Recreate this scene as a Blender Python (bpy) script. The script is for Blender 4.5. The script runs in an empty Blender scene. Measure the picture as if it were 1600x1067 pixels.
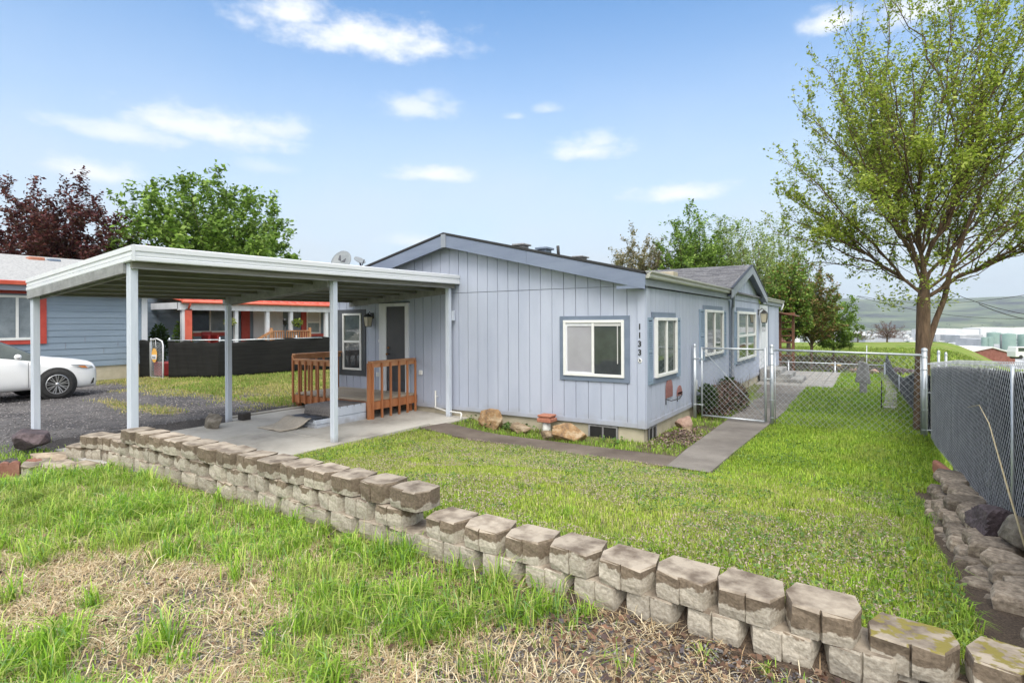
import bpy, math, random
import numpy as np
from mathutils import Vector, Matrix
sc = bpy.context.scene
D = bpy.data
R = math.radians
# ------------------------------------------------------------------ camera
cam_d = D.cameras.new('camera'); cam = D.objects.new('camera', cam_d); sc.collection.objects.link(cam)
cam_d.sensor_width = 36; cam_d.lens = 873/1600*36; cam_d.shift_y = -.01825
cam_d.clip_start = .05; cam_d.clip_end = 30000
CAMH = 2.05
cam.matrix_world = Matrix.Translation((0, 0, CAMH)) @ Matrix.Rotation(R(32.73), 4, 'Z') @ Matrix.Rotation(R(90), 4, 'X') @ Matrix.Rotation(R(-.27), 4, 'Z')
sc.camera = cam
# ------------------------------------------------------------------ sky and sun
SUN_EL, SUN_AZ = R(52), R(150)          # azimuth clockwise from +Y
world = D.worlds.new("World"); sc.world = world; world.use_nodes = True
wn, wl = world.node_tree.nodes, world.node_tree.links
wn.clear()
def wnode(t, **k):
    n = wn.new(t)
    for a, b in k.items(): setattr(n, a, b)
    return n
sky = wnode('ShaderNodeTexSky', sky_type='NISHITA', sun_disc=False, sun_elevation=SUN_EL, sun_rotation=SUN_AZ)
sky.air_density = 1.0; sky.dust_density = .7; sky.ozone_density = 1.6; sky.altitude = 250
def wm(op, a, b=None, c=None, clamp=False):
    n = wnode('ShaderNodeMath', operation=op); n.use_clamp = clamp
    for i, v in enumerate((a, b, c)):
        if v is None: continue
        if isinstance(v, (int, float)): n.inputs[i].default_value = v
        else: wl.new(v, n.inputs[i])
    return n.outputs[0]
tc = wnode('ShaderNodeTexCoord'); sep = wnode('ShaderNodeSeparateXYZ'); wl.new(tc.outputs['Generated'], sep.inputs[0])
az = wm('MULTIPLY', wm('ARCTAN2', sep.outputs[0], sep.outputs[1]), 57.2958)
el = wm('MULTIPLY', wm('ARCSINE', sep.outputs[2]), 57.2958)
cmb = wnode('ShaderNodeCombineXYZ'); wl.new(wm('MULTIPLY', az, .55), cmb.inputs[0]); wl.new(el, cmb.inputs[1])
nz = wnode('ShaderNodeTexNoise'); wl.new(cmb.outputs[0], nz.inputs['Vector']); nz.inputs['Scale'].default_value = .55; nz.inputs['Detail'].default_value = 9; nz.inputs['Roughness'].default_value = .62
nz2 = wnode('ShaderNodeTexNoise'); wl.new(cmb.outputs[0], nz2.inputs['Vector']); nz2.inputs['Scale'].default_value = .12; nz2.inputs['Detail'].default_value = 5
nv = wm('SUBTRACT', nz.outputs[0], .5)
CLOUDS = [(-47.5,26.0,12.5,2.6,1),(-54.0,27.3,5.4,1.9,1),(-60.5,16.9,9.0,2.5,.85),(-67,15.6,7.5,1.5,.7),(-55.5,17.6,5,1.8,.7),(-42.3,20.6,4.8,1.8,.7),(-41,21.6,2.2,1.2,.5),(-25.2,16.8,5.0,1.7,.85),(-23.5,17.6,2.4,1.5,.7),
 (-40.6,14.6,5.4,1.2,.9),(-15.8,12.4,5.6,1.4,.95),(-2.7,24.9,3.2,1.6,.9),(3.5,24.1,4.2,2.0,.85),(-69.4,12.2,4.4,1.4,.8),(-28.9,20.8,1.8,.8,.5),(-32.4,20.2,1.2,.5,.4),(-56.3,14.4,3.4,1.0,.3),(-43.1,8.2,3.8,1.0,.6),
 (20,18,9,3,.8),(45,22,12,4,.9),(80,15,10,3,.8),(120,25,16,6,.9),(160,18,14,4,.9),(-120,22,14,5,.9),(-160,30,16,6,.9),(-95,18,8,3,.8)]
tot = None
for a0, e0, wa, we, st in CLOUDS:
    da = wm('DIVIDE', wm('SUBTRACT', az, a0), wa)
    de = wm('DIVIDE', wm('SUBTRACT', el, e0), we)
    de = wm('MAXIMUM', de, wm('MULTIPLY', de, -1.7))       # flatter underside
    d = wm('SQRT', wm('ADD', wm('MULTIPLY', da, da), wm('MULTIPLY', de, de)))
    v = wm('ADD', wm('SUBTRACT', 1.08, d), wm('MULTIPLY', nv, 1.9))
    mr = wnode('ShaderNodeMapRange', interpolation_type='SMOOTHSTEP'); wl.new(v, mr.inputs[0]); mr.inputs[1].default_value = 0; mr.inputs[2].default_value = 1.1; mr.inputs[4].default_value = st
    tot = mr.outputs[0] if tot is None else wm('MAXIMUM', tot, mr.outputs[0])
# unseen white cloud cover added behind and above the viewpoint as neutral fill light
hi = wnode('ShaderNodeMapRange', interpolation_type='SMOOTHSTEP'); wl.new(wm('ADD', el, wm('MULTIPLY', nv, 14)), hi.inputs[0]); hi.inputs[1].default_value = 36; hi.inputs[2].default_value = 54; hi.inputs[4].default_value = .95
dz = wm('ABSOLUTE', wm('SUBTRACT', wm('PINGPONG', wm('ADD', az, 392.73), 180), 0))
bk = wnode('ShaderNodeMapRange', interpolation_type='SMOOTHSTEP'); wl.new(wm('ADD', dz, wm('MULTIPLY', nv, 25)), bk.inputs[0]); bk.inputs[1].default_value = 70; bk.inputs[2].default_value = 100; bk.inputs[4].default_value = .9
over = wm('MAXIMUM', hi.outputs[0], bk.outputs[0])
# thin milky veil that thickens towards the horizon
veil = wnode('ShaderNodeMapRange', interpolation_type='SMOOTHSTEP'); wl.new(el, veil.inputs[0]); veil.inputs[1].default_value = 34; veil.inputs[2].default_value = 3; veil.inputs[3].default_value = .0; veil.inputs[4].default_value = .92
veil2 = wm('MULTIPLY', veil.outputs[0], wm('ADD', .75, wm('MULTIPLY', nz2.outputs[0], .5)), clamp=True)
tint = wnode('ShaderNodeMixRGB', blend_type='MULTIPLY'); tint.inputs[0].default_value = 1; wl.new(sky.outputs[0], tint.inputs[1]); tint.inputs[2].default_value = (.35, .525, .61, 1)
mx = wnode('ShaderNodeMixRGB'); wl.new(veil2, mx.inputs[0]); wl.new(tint.outputs[0], mx.inputs[1]); mx.inputs[2].default_value = (1.9, 2.1, 2.28, 1)
mx2 = wnode('ShaderNodeMixRGB'); wl.new(tot, mx2.inputs[0]); wl.new(mx.outputs[0], mx2.inputs[1]); mx2.inputs[2].default_value = (2.65, 2.7, 2.75, 1)
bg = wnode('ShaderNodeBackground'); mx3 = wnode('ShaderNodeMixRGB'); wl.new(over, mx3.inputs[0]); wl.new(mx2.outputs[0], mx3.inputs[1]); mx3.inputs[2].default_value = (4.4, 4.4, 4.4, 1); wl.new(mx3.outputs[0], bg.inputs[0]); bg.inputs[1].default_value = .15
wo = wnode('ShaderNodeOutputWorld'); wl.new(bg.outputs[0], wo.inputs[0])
sun_d = D.lights.new('sun', 'SUN'); sun = D.objects.new('sun', sun_d); sc.collection.objects.link(sun)
sun_d.energy = 1.2; sun_d.angle = R(35); sun_d.color = (1, .93, .82)
sdir = Vector((math.sin(SUN_AZ)*math.cos(SUN_EL), math.cos(SUN_AZ)*math.cos(SUN_EL), math.sin(SUN_EL)))
sun.rotation_euler = sdir.to_track_quat('Z', 'Y').to_euler()
sc.view_settings.view_transform = 'Standard'; sc.view_settings.look = 'None'; sc.view_settings.gamma = 1
sc.view_settings.exposure = 1.5
# ------------------------------------------------------------------ materials
MATS = {}
def mat(name, c1, c2=None, scale=8., rough=.7, bump=0., bscale=None, metal=0., coat=0., spec=None, stretch=None, det=6, c3=None, attr=None, trans=0., lo=.35, hi=.65, rnd=0., dist=.01):
    m = D.materials.new(name); m.use_nodes = True; MATS[name] = m
    n, l = m.node_tree.nodes, m.node_tree.links
    b = n['Principled BSDF']; b.inputs['Roughness'].default_value = rough; b.inputs['Metallic'].default_value = metal
    if coat: b.inputs['Coat Weight'].default_value = coat; b.inputs['Coat Roughness'].default_value = .05
    if spec is not None: b.inputs['Specular IOR Level'].default_value = spec
    t = n.new('ShaderNodeTexCoord'); mp = n.new('ShaderNodeMapping'); l.new(t.outputs['Object'], mp.inputs[0])
    if stretch: mp.inputs['Scale'].default_value = stretch
    col = None
    if c2:
        nt = n.new('ShaderNodeTexNoise'); nt.inputs['Scale'].default_value = scale; nt.inputs['Detail'].default_value = det; nt.inputs['Roughness'].default_value = .65; l.new(mp.outputs[0], nt.inputs['Vector'])
        r = n.new('ShaderNodeValToRGB'); e = r.color_ramp.elements; e[0].position = lo; e[1].position = hi; e[0].color = (*c1, 1); e[1].color = (*c2, 1)
        if c3: x = e.new((lo+hi)/2); x.color = (*c3, 1)
        l.new(nt.outputs[0], r.inputs[0]); col = r.outputs[0]
    if rnd:
        oi = n.new('ShaderNodeObjectInfo'); hs = n.new('ShaderNodeHueSaturation')
        mr = n.new('ShaderNodeMapRange'); l.new(oi.outputs['Random'], mr.inputs[0]); mr.inputs[3].default_value = 1-rnd; mr.inputs[4].default_value = 1+rnd
        l.new(mr.outputs[0], hs.inputs['Value'])
        if col: l.new(col, hs.inputs['Color'])
        else: hs.inputs['Color'].default_value = (*c1, 1)
        col = hs.outputs[0]
    if attr:
        at_ = n.new('ShaderNodeAttribute'); at_.attribute_name = attr
        if col:
            mm = n.new('ShaderNodeMixRGB'); mm.blend_type = 'MULTIPLY'; mm.inputs[0].default_value = 1; l.new(col, mm.inputs[1]); l.new(at_.outputs['Color'], mm.inputs[2]); col = mm.outputs[0]
        else: col = at_.outputs['Color']
    if col: l.new(col, b.inputs['Base Color'])
    else: b.inputs['Base Color'].default_value = (*c1, 1)
    if bump:
        nb = n.new('ShaderNodeTexNoise'); nb.inputs['Scale'].default_value = bscale or scale*4; nb.inputs['Detail'].default_value = 5; l.new(mp.outputs[0], nb.inputs['Vector'])
        bp = n.new('ShaderNodeBump'); bp.inputs['Strength'].default_value = bump; bp.inputs['Distance'].default_value = dist; l.new(nb.outputs[0], bp.inputs['Height']); l.new(bp.outputs[0], b.inputs['Normal'])
    if trans:
        tr = n.new('ShaderNodeBsdfTranslucent'); ms = n.new('ShaderNodeMixShader'); ms.inputs[0].default_value = trans
        if col: l.new(col, tr.inputs[0])
        else: tr.inputs[0].default_value = (*c1, 1)
        l.new(b.outputs[0], ms.inputs[1]); l.new(tr.outputs[0], ms.inputs[2]); l.new(ms.outputs[0], n['Material Output'].inputs[0])
    return m
# ------------------------------------------------------------------ mesh accumulator
col = sc.collection
def rootloc(o):
    v = Vector((0, 0, 0))
    while o is not None: v = v + Vector(o.location); o = o.parent
    return v
def link(name, me, parent=None, loc=None):
    o = D.objects.new(name, me); col.objects.link(o)
    if parent is not None: o.parent = parent
    if loc is not None: o.location = loc
    return o
def npmesh(name, V, sizes, idx, mats, colors=None, smooth=False, mi=None):
    me = D.meshes.new(name); V = np.asarray(V, np.float32)
    me.vertices.add(len(V)); me.vertices.foreach_set('co', V.ravel())
    idx = np.asarray(idx, np.int32).ravel(); sizes = np.asarray(sizes, np.int32)
    me.loops.add(len(idx)); me.loops.foreach_set('vertex_index', idx)
    me.polygons.add(len(sizes)); st = np.concatenate(([0], np.cumsum(sizes)[:-1])).astype(np.int32)
    me.polygons.foreach_set('loop_start', st); me.polygons.foreach_set('loop_total', sizes)
    if mi is not None: me.polygons.foreach_set('material_index', np.asarray(mi, np.int32))
    if smooth: me.polygons.foreach_set('use_smooth', np.ones(len(sizes), bool))
    me.update(calc_edges=True)
    if colors is not None:
        ca = me.color_attributes.new('Col', 'FLOAT_COLOR', 'POINT'); ca.data.foreach_set('color', np.asarray(colors, np.float32).ravel())
    for m in (mats if isinstance(mats, (list, tuple)) else [mats]): me.materials.append(m)
    return me
class MB:
    def __init__(s): s.v = []; s.f = []; s.mi = []; s.sm = []
    def add(s, vs, fs, mi=0, sm=False):
        k = len(s.v); s.v += [tuple(p) for p in vs]
        for f in fs: s.f.append([i+k for i in f]); s.mi.append(mi); s.sm.append(sm)
        return s
    def hexa(s, p, mi=0):       # 8 pts: bottom ring 0-3, top ring 4-7
        return s.add(p, [(0,3,2,1),(4,5,6,7),(0,1,5,4),(1,2,6,5),(2,3,7,6),(3,0,4,7)], mi)
    def box(s, x0, x1, y0, y1, z0, z1, mi=0):
        return s.hexa([(x0,y0,z0),(x1,y0,z0),(x1,y1,z0),(x0,y1,z0),(x0,y0,z1),(x1,y0,z1),(x1,y1,z1),(x0,y1,z1)], mi)
    def prism(s, poly, vec, mi=0):
        n = len(poly); v = Vector(vec); a = [Vector(p) for p in poly]
        return s.add([*a, *[p+v for p in a]], [tuple(range(n))[::-1], tuple(range(n, 2*n))] + [(i, (i+1) % n, (i+1) % n+n, i+n) for i in range(n)], mi)
    def beam(s, p0, p1, w, h, mi=0, up=(0,0,1)):   # rectangular bar between two points
        p0, p1 = Vector(p0), Vector(p1); d = (p1-p0).normalized(); up = Vector(up)
        if abs(d.dot(up)) > .99: up = Vector((0,1,0))
        sd = d.cross(up).normalized(); u = sd.cross(d).normalized()
        c = [(-sd*w/2-u*h/2), (sd*w/2-u*h/2), (sd*w/2+u*h/2), (-sd*w/2+u*h/2)]
        return s.add([p0+q for q in c]+[p1+q for q in c], [(3,2,1,0),(4,5,6,7),(0,1,5,4),(1,2,6,5),(2,3,7,6),(3,0,4,7)], mi)
    def tube(s, pts, rad, n=8, mi=0, sm=True, cap=True):
        pts = [Vector(p) for p in pts]; k = len(s.v); m = len(pts)
        if not hasattr(rad, '__len__'): rad = [rad]*m
        prev = None
        for i, p in enumerate(pts):
            d = (pts[min(i+1, m-1)]-pts[max(i-1, 0)])
            d = d.normalized() if d.length > 1e-9 else Vector((0,0,1))
            if prev is None: a = d.orthogonal().normalized()
            else:
                a = prev-d*prev.dot(d); a = a.normalized() if a.length > 1e-6 else d.orthogonal().normalized()
            prev = a; b = d.cross(a)
            for j in range(n):
                t = 2*math.pi*j/n; s.v.append(tuple(p+(a*math.cos(t)+b*math.sin(t))*rad[i]))
        for i in range(m-1):
            for j in range(n):
                s.f.append([k+i*n+j, k+i*n+(j+1) % n, k+(i+1)*n+(j+1) % n, k+(i+1)*n+j]); s.mi.append(mi); s.sm.append(sm)
        if cap:
            s.f.append([k+j for j in range(n)][::-1]); s.mi.append(mi); s.sm.append(False)
            s.f.append([k+(m-1)*n+j for j in range(n)]); s.mi.append(mi); s.sm.append(False)
        return s
    def lathe(s, prof, c, n=20, axis='z', mi=0, sm=True):
        k = len(s.v); m = len(prof)
        for r, h in prof:
            for j in range(n):
                t = 2*math.pi*j/n; x, y = r*math.cos(t), r*math.sin(t)
                s.v.append({'z': (c[0]+x, c[1]+y, c[2]+h), 'x': (c[0]+h, c[1]+x, c[2]+y), 'y': (c[0]+y, c[1]+h, c[2]+x)}[axis])
        for i in range(m-1):
            for j in range(n):
                s.f.append([k+i*n+j, k+i*n+(j+1) % n, k+(i+1)*n+(j+1) % n, k+(i+1)*n+j]); s.mi.append(mi); s.sm.append(sm)
        return s
    def build(s, name, mats, parent=None, bevel=0, loc=None, seg=1):
        if not isinstance(mats, (list, tuple)): mats = [mats]
        mats = [MATS[m] if isinstance(m, str) else m for m in mats]
        off = rootloc(parent) if parent is not None else Vector(loc if loc is not None else (0,0,0))
        me = D.meshes.new(name)
        if s.v:
            V = np.array(s.v, float)-np.array(off)
            me.from_pydata([tuple(p) for p in V], [], s.f)
            me.polygons.foreach_set('material_index', s.mi); me.polygons.foreach_set('use_smooth', s.sm)
        for m in mats: me.materials.append(m)
        me.update()
        o = link(name, me, parent, None if parent is not None else off)
        if bevel:
            bm = o.modifiers.new('bevel', 'BEVEL'); bm.width = bevel; bm.segments = seg; bm.limit_method = 'ANGLE'; bm.angle_limit = R(40)
        return o
def tag(o, label=None, cat=None, group=None, kind=None):
    if label: o['label'] = label
    if cat: o['category'] = cat
    if group: o['group'] = group
    if kind: o['kind'] = kind
    return o
def thing(name, label, cat, loc=(0,0,0), group=None):
    o = D.objects.new(name, None); col.objects.link(o); o.location = loc; o.empty_display_size = .2
    return tag(o, label, cat, group)
def copy_tree(o, parent=None):
    c = o.copy(); col.objects.link(c)
    if parent is not None: c.parent = parent
    for ch in [q for q in D.objects if q.parent == o]: copy_tree(ch, c)
    return c
# ------------------------------------------------------------------ value noise + terrain
rng = np.random.default_rng(7); random.seed(11)
_N = rng.random((256, 256))
def vnoise(x, y, s=1., seed=0):
    x = np.asarray(x, float)*s+seed*17.3+1000; y = np.asarray(y, float)*s+seed*9.7+1000
    xi, yi = np.floor(x).astype(int), np.floor(y).astype(int); fx, fy = x-xi, y-yi
    fx, fy = fx*fx*(3-2*fx), fy*fy*(3-2*fy); g = lambda i, j: _N[i % 256, j % 256]
    return (g(xi,yi)*(1-fx)+g(xi+1,yi)*fx)*(1-fy)+(g(xi,yi+1)*(1-fx)+g(xi+1,yi+1)*fx)*fy
def fbm(x, y, s=1., seed=0, o=4):
    t = 0; a = .5; n = 0
    for i in range(o): t = t+a*vnoise(x, y, s*2**i, seed+i*3); n += a; a *= .55
    return t/n
def sst(a, b, x): t = np.clip((np.asarray(x, float)-a)/(b-a), 0, 1); return t*t*(3-2*t)
FWD = (-math.sin(R(32.73)), math.cos(R(32.73))); RGT = (math.cos(R(32.73)), math.sin(R(32.73)))
def Hgt(x, y, rough=True):
    x = np.asarray(x, float); y = np.asarray(y, float)
    left = np.interp(x, [-60, -30, -20, -15.6, -10.5, -7.1], [.1, .2, .3, .36, .26, .10])
    s = np.clip((7.8-y)/4.9, 0, 1)
    lawn = .62*s*(1-.35*sst(-3, -6, x))
    w = sst(-7.3, -5.6, x); z = left*(1-w)+lawn*w
    z = np.where((x > -7.3) & (y > 7.8), np.minimum(z, .1*(1-sst(-7, -2.2, x))), z)
    slab = (x < -7.15) & (x > -10.62) & (y > 3.2) & (y < 9.3)
    z = np.where(slab, left-.12, z)
    fore = np.interp(x, [-14, -10, -8.2, -7.2, -6.4], [.33, .30, .34, .46, .528])
    ybr = np.interp(x, [-12, -8.6, -7.5], [2.2, 2.45, 2.84])
    wf = sst(ybr+.04, ybr-.04, y); z = z*(1-wf)+fore*wf
    # right of the chain-link fence the bank falls away
    z = z-sst(1.1, 14, x)*4.0*sst(2, 9, y)
    # back yard and beyond
    z = z-.65*sst(24.6, 26.6, y)*sst(-9, -3.4, x)
    t = x*FWD[0]+y*FWD[1]; u = (x*RGT[0]+y*RGT[1])/np.maximum(t, 1e-3); r = np.hypot(x, y)
    u = np.where(t > 1, u, 0)
    far = -1.15-.15*sst(.3, 0, u)-3.0*sst(.76, .92, u)*sst(22, 70, t)
    wq = sst(27, 34, y)*sst(-30, -8, x)
    z = z*(1-wq)+far*wq
    bank = 84-18*sst(.76, .9, u)
    z = np.where(r > 60, z-44*sst(bank, bank+170, t*np.ones_like(r))*sst(.05, .3, u+.0)-0*r, z)
    z = np.where((r > 60) & (u < .3), z-44*(1-sst(.05, .3, u))*sst(160, 500, r), z)
    hill = sst(3300, 6200, r)*(258+40*fbm(x, y, 1/1900., 5)-30)+sst(3300, 5600, r)*60*(fbm(x, y, 1/700., 9)-.5)
    z = z+hill
    if rough: z = z+np.where(r < 30, .03*(fbm(x, y, 1.2, 2)-.5)+.02*(fbm(x, y, 5, 4, 2)-.5), 0)*np.where((x < -7.15) & (x > -10.7) & (y > 3.5), 0, 1)
    return z
def hz(x, y): return float(Hgt(x, y))
def at(px, py, ax, v):          # point of a real plane seen at a position measured in the photograph
    th = math.atan(.0047); dx = px-800; dy = 504.3-py; u = (dx*math.cos(th)+dy*math.sin(th))/873; w = (dy*math.cos(th)-dx*math.sin(th))/873
    d = (FWD[0]+u*RGT[0], FWD[1]+u*RGT[1], w); t = (v-(0,0,CAMH)['xyz'.index(ax)])/d['xyz'.index(ax)]
    return Vector((d[0]*t, d[1]*t, CAMH+w*t))
def dist_at(px, t):             # ground point along a bearing at distance t ahead
    u = (px-800)/873; x, y = (FWD[0]+u*RGT[0])*t, (FWD[1]+u*RGT[1])*t; return Vector((x, y, hz(x, y)))
# ------------------------------------------------------------------ palette
mat('siding', (.35,.392,.50), (.445,.487,.597), .9, .6, .15, 90, stretch=(1,1,.25), rnd=.0)
mat('siding_groove', (.25,.27,.33), rough=.8)  # darker than the boards: shade inside the grooves put into the colour
mat('trim_paint', (.13,.17,.235), (.17,.21,.285), 5, .55, .1, 60, stretch=(.3,.3,1))
mat('fascia_paint', (.15,.185,.27), (.19,.23,.32), 3, .55, .15, 70, stretch=(.3,.3,2))
mat('fascia_side', (.24,.27,.32), (.28,.31,.36), 3, .6)
mat('white_vinyl', (.76,.77,.76), (.70,.71,.70), 8, .4)
mat('white_paint', (.60,.62,.66), (.72,.74,.78), 4, .5, .2, 50, stretch=(1,1,.3))
mat('glass_dark', (.035,.04,.045), (.06,.07,.075), 2, .04, spec=.8)
mat('glass_green', (.04,.055,.055), (.12,.14,.13), 2.2, .03, spec=.9)
mat('glass_blind', (.30,.30,.33), (.36,.36,.40), 1.5, .12, spec=.6)
mat('blind', (.55,.55,.55), rough=.6)
mat('post_paint', (.47,.52,.60), (.56,.61,.69), 6, .6, .3, 40, stretch=(1,1,.2), c3=(.52,.57,.66))
mat('beam_paint', (.19,.195,.20), (.30,.31,.32), 5, .75, .2, 40, stretch=(1,.3,1))
mat('beam_dark', (.17,.165,.14), (.27,.265,.235), 5, .8, .2, 30, stretch=(1,.2,1))
mat('roof_underside', (.05,.05,.036), (.085,.08,.06), 3, .8)  # near black: shade between the carport joists painted into the sheet colour
mat('metal_fascia', (.62,.65,.70), (.70,.72,.76), 2, .38, stretch=(1,.2,3))
mat('concrete', (.22,.205,.185), (.47,.45,.41), .9, .8, .35, 60, c3=(.38,.36,.325), lo=.3, hi=.6)
mat('foundation', (.40,.36,.27), (.50,.45,.35), 2.5, .9, .3, 40)
mat('asphalt_path', (.085,.065,.052), (.17,.14,.115), 1.1, .85, .5, 120, c3=(.125,.10,.082))
mat('grey_path', (.135,.12,.108), (.235,.215,.195), 1.3, .85, .5, 120)
mat('cedar', (.29,.10,.035), (.46,.19,.08), 5, .55, .2, 40, stretch=(1,1,.15))
mat('cedar_top', (.36,.16,.07), (.50,.26,.13), 5, .55, .2, 40)
mat('deck_board', (.34,.28,.21), (.44,.38,.30), 4, .7, .2, 40, stretch=(.2,1,1))
mat('grey_carpet', (.16,.145,.14), (.25,.23,.22), 30, .95, .6, 300)
mat('mat_beige', (.40,.35,.29), (.48,.43,.36), 20, .95, .5, 300)
mat('mat_black', (.03,.035,.045), (.06,.065,.08), 20, .5)
mat('door_dark', (.045,.047,.055), (.06,.062,.07), 3, .45)
mat('brass', (.25,.13,.06), rough=.3, metal=1)
mat('black_metal', (.02,.02,.022), rough=.45)
mat('lamp_glass', (.55,.50,.38), (.45,.42,.33), 6, .15)
mat('galv', (.42,.46,.50), (.58,.62,.66), 12, .42, .05, 80, metal=.55, stretch=(1,1,.3))
mat('galv_wire', (.34,.37,.40), (.48,.51,.54), 5, .45, metal=.4)
mat('wire_near', (.30,.32,.35), (.46,.48,.52), 5, .6)
mat('slat_dark', (.015,.017,.022), (.032,.036,.045), 9, .9, spec=0.0, stretch=(1,1,.4))
mat('shingle', (.10,.10,.11), (.21,.21,.225), 9, .95, .6, 60, stretch=(2,2,6), det=4)
mat('shingle_light', (.27,.275,.28), (.42,.42,.42), 7, .95, .6, 60, stretch=(1,2,5), det=4)
mat('pvc', (.68,.68,.66), (.60,.60,.57), 8, .5)
mat('terracotta', (.33,.13,.08), (.43,.19,.13), 14, .85, .3, 80)
mat('heart_brick', (.20,.085,.06), (.32,.165,.125), 9, .85, .4, 80)
mat('rust_metal', (.22,.09,.08), (.34,.17,.16), 30, .7, .3, 120)
mat('rock_tan', (.13,.10,.07), (.38,.31,.23), 7, .9, .9, 24, c3=(.25,.18,.11), dist=.02)
mat('rock_orange', (.15,.10,.065), (.40,.31,.21), 7, .9, .9, 24, c3=(.30,.185,.09), dist=.02)
mat('rock_pink', (.25,.15,.12), (.45,.32,.26), 6, .9, .8, 24, dist=.02)
mat('rock_dark', (.045,.033,.038), (.12,.09,.10), 6, .8, .8, 22, dist=.02)
mat('rock_grey', (.10,.085,.07), (.30,.27,.23), 6, .85, .8, 24, c3=(.17,.15,.12), dist=.02)
mat('stone_wall', (.10,.08,.06), (.40,.34,.27), 26, .9, .35, 110, c3=(.24,.195,.15), rnd=.45, lo=.3, hi=.7, dist=.02)
mat('stone_flat', (.22,.17,.12), (.40,.33,.26), 6, .9, .6, 26, rnd=.12, dist=.015)
mat('soil', (.035,.022,.014), (.09,.06,.04), 10, .95, .8, 50)
mat('pebble', (.10,.10,.11), (.28,.27,.27), 3, .8, attr='Col')
mat('leaf_dead', (1,1,1), rough=.7, attr='Col', trans=.15)
mat('straw', (1,1,1), rough=.8, attr='Col', trans=.2)
mat('grass', (1,1,1), rough=.55, attr='Col', trans=.35, spec=.25)
mat('leaf', (1,1,1), rough=.5, attr='Col', trans=.35, spec=.3)
mat('bark', (.06,.038,.022), (.17,.11,.07), 14, .9, .9, 40, stretch=(1,1,.2), dist=.02)
mat('bark_dark', (.04,.03,.025), (.10,.08,.065), 10, .9, .5, 40, stretch=(1,1,.2))
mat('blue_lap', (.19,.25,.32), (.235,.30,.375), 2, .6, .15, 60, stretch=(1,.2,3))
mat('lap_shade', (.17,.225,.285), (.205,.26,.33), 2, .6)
mat('red_paint', (.42,.045,.03), (.50,.07,.05), 4, .45)
mat('red_metal', (.62,.10,.06), (.72,.16,.10), 3, .4)
mat('red_dark', (.26,.02,.02), rough=.5)
mat('black_screen', (.010,.010,.010), (.020,.020,.019), 3, .8, .2, 10, stretch=(.4,.4,5), spec=.2)
mat('car_white', (.80,.81,.82), rough=.25, coat=.8)
mat('car_glass', (.03,.045,.045), (.06,.08,.075), 3, .04, spec=.8)
mat('tyre', (.018,.018,.019), (.03,.03,.03), 20, .85)
mat('alloy', (.55,.56,.58), rough=.28, metal=.85)
mat('headlamp', (.50,.52,.54), (.38,.40,.42), 8, .08, spec=.9)
mat('amber', (.80,.26,.04), rough=.2)
mat('dish', (.16,.18,.20), (.21,.235,.25), 6, .5)
mat('dark_mark', (.05,.055,.07), rough=.6)
mat('yellow_tag', (.75,.42,.10), rough=.6)
mat('wood_grey', (.16,.16,.17), (.28,.28,.29), 8, .85, .5, 40, stretch=(1,1,.2))
mat('wood_brown', (.10,.04,.02), (.20,.09,.045), 6, .6, .2, 40)
mat('black_tar', (.05,.045,.042), rough=.9)
mat('far_white', (.62,.64,.66), (.78,.79,.80), .02, .7)
mat('far_grey', (.32,.34,.37), (.50,.52,.54), .05, .8)
mat('far_tank', (.17,.27,.24), (.24,.34,.30), .08, .6)
mat('far_dark', (.12,.13,.14), (.2,.2,.21), .05, .8)
mat('brick_red', (.20,.07,.055), (.29,.12,.10), 2, .85)
mat('paver', (.23,.22,.205), (.34,.325,.305), 6, .85, .3, 50, rnd=.1)
def grime(name, z0, h, colr, amt):
    m = MATS[name]; n, l = m.node_tree.nodes, m.node_tree.links; b = n['Principled BSDF']; src = b.inputs['Base Color'].links[0].from_socket
    g = n.new('ShaderNodeNewGeometry'); s = n.new('ShaderNodeSeparateXYZ'); l.new(g.outputs['Position'], s.inputs[0])
    q = n.new('ShaderNodeTexNoise'); q.inputs['Scale'].default_value = 5; q.inputs['Detail'].default_value = 8; l.new(g.outputs['Position'], q.inputs['Vector'])
    a = n.new('ShaderNodeMath'); a.operation = 'MULTIPLY_ADD'; l.new(q.outputs[0], a.inputs[0]); a.inputs[1].default_value = h*2.2; l.new(s.outputs[2], a.inputs[2])
    r = n.new('ShaderNodeMapRange'); l.new(a.outputs[0], r.inputs[0]); r.inputs[1].default_value = z0+h*1.1; r.inputs[2].default_value = z0+h*2.1; r.inputs[3].default_value = amt; r.inputs[4].default_value = 0
    x = n.new('ShaderNodeMixRGB'); l.new(r.outputs[0], x.inputs[0]); l.new(src, x.inputs[1]); x.inputs[2].default_value = (*colr, 1); l.new(x.outputs[0], b.inputs['Base Color'])
grime('siding', .25, .16, (.30,.29,.28), .45); grime('post_paint', .12, .14, (.24,.21,.18), .6)
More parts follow.
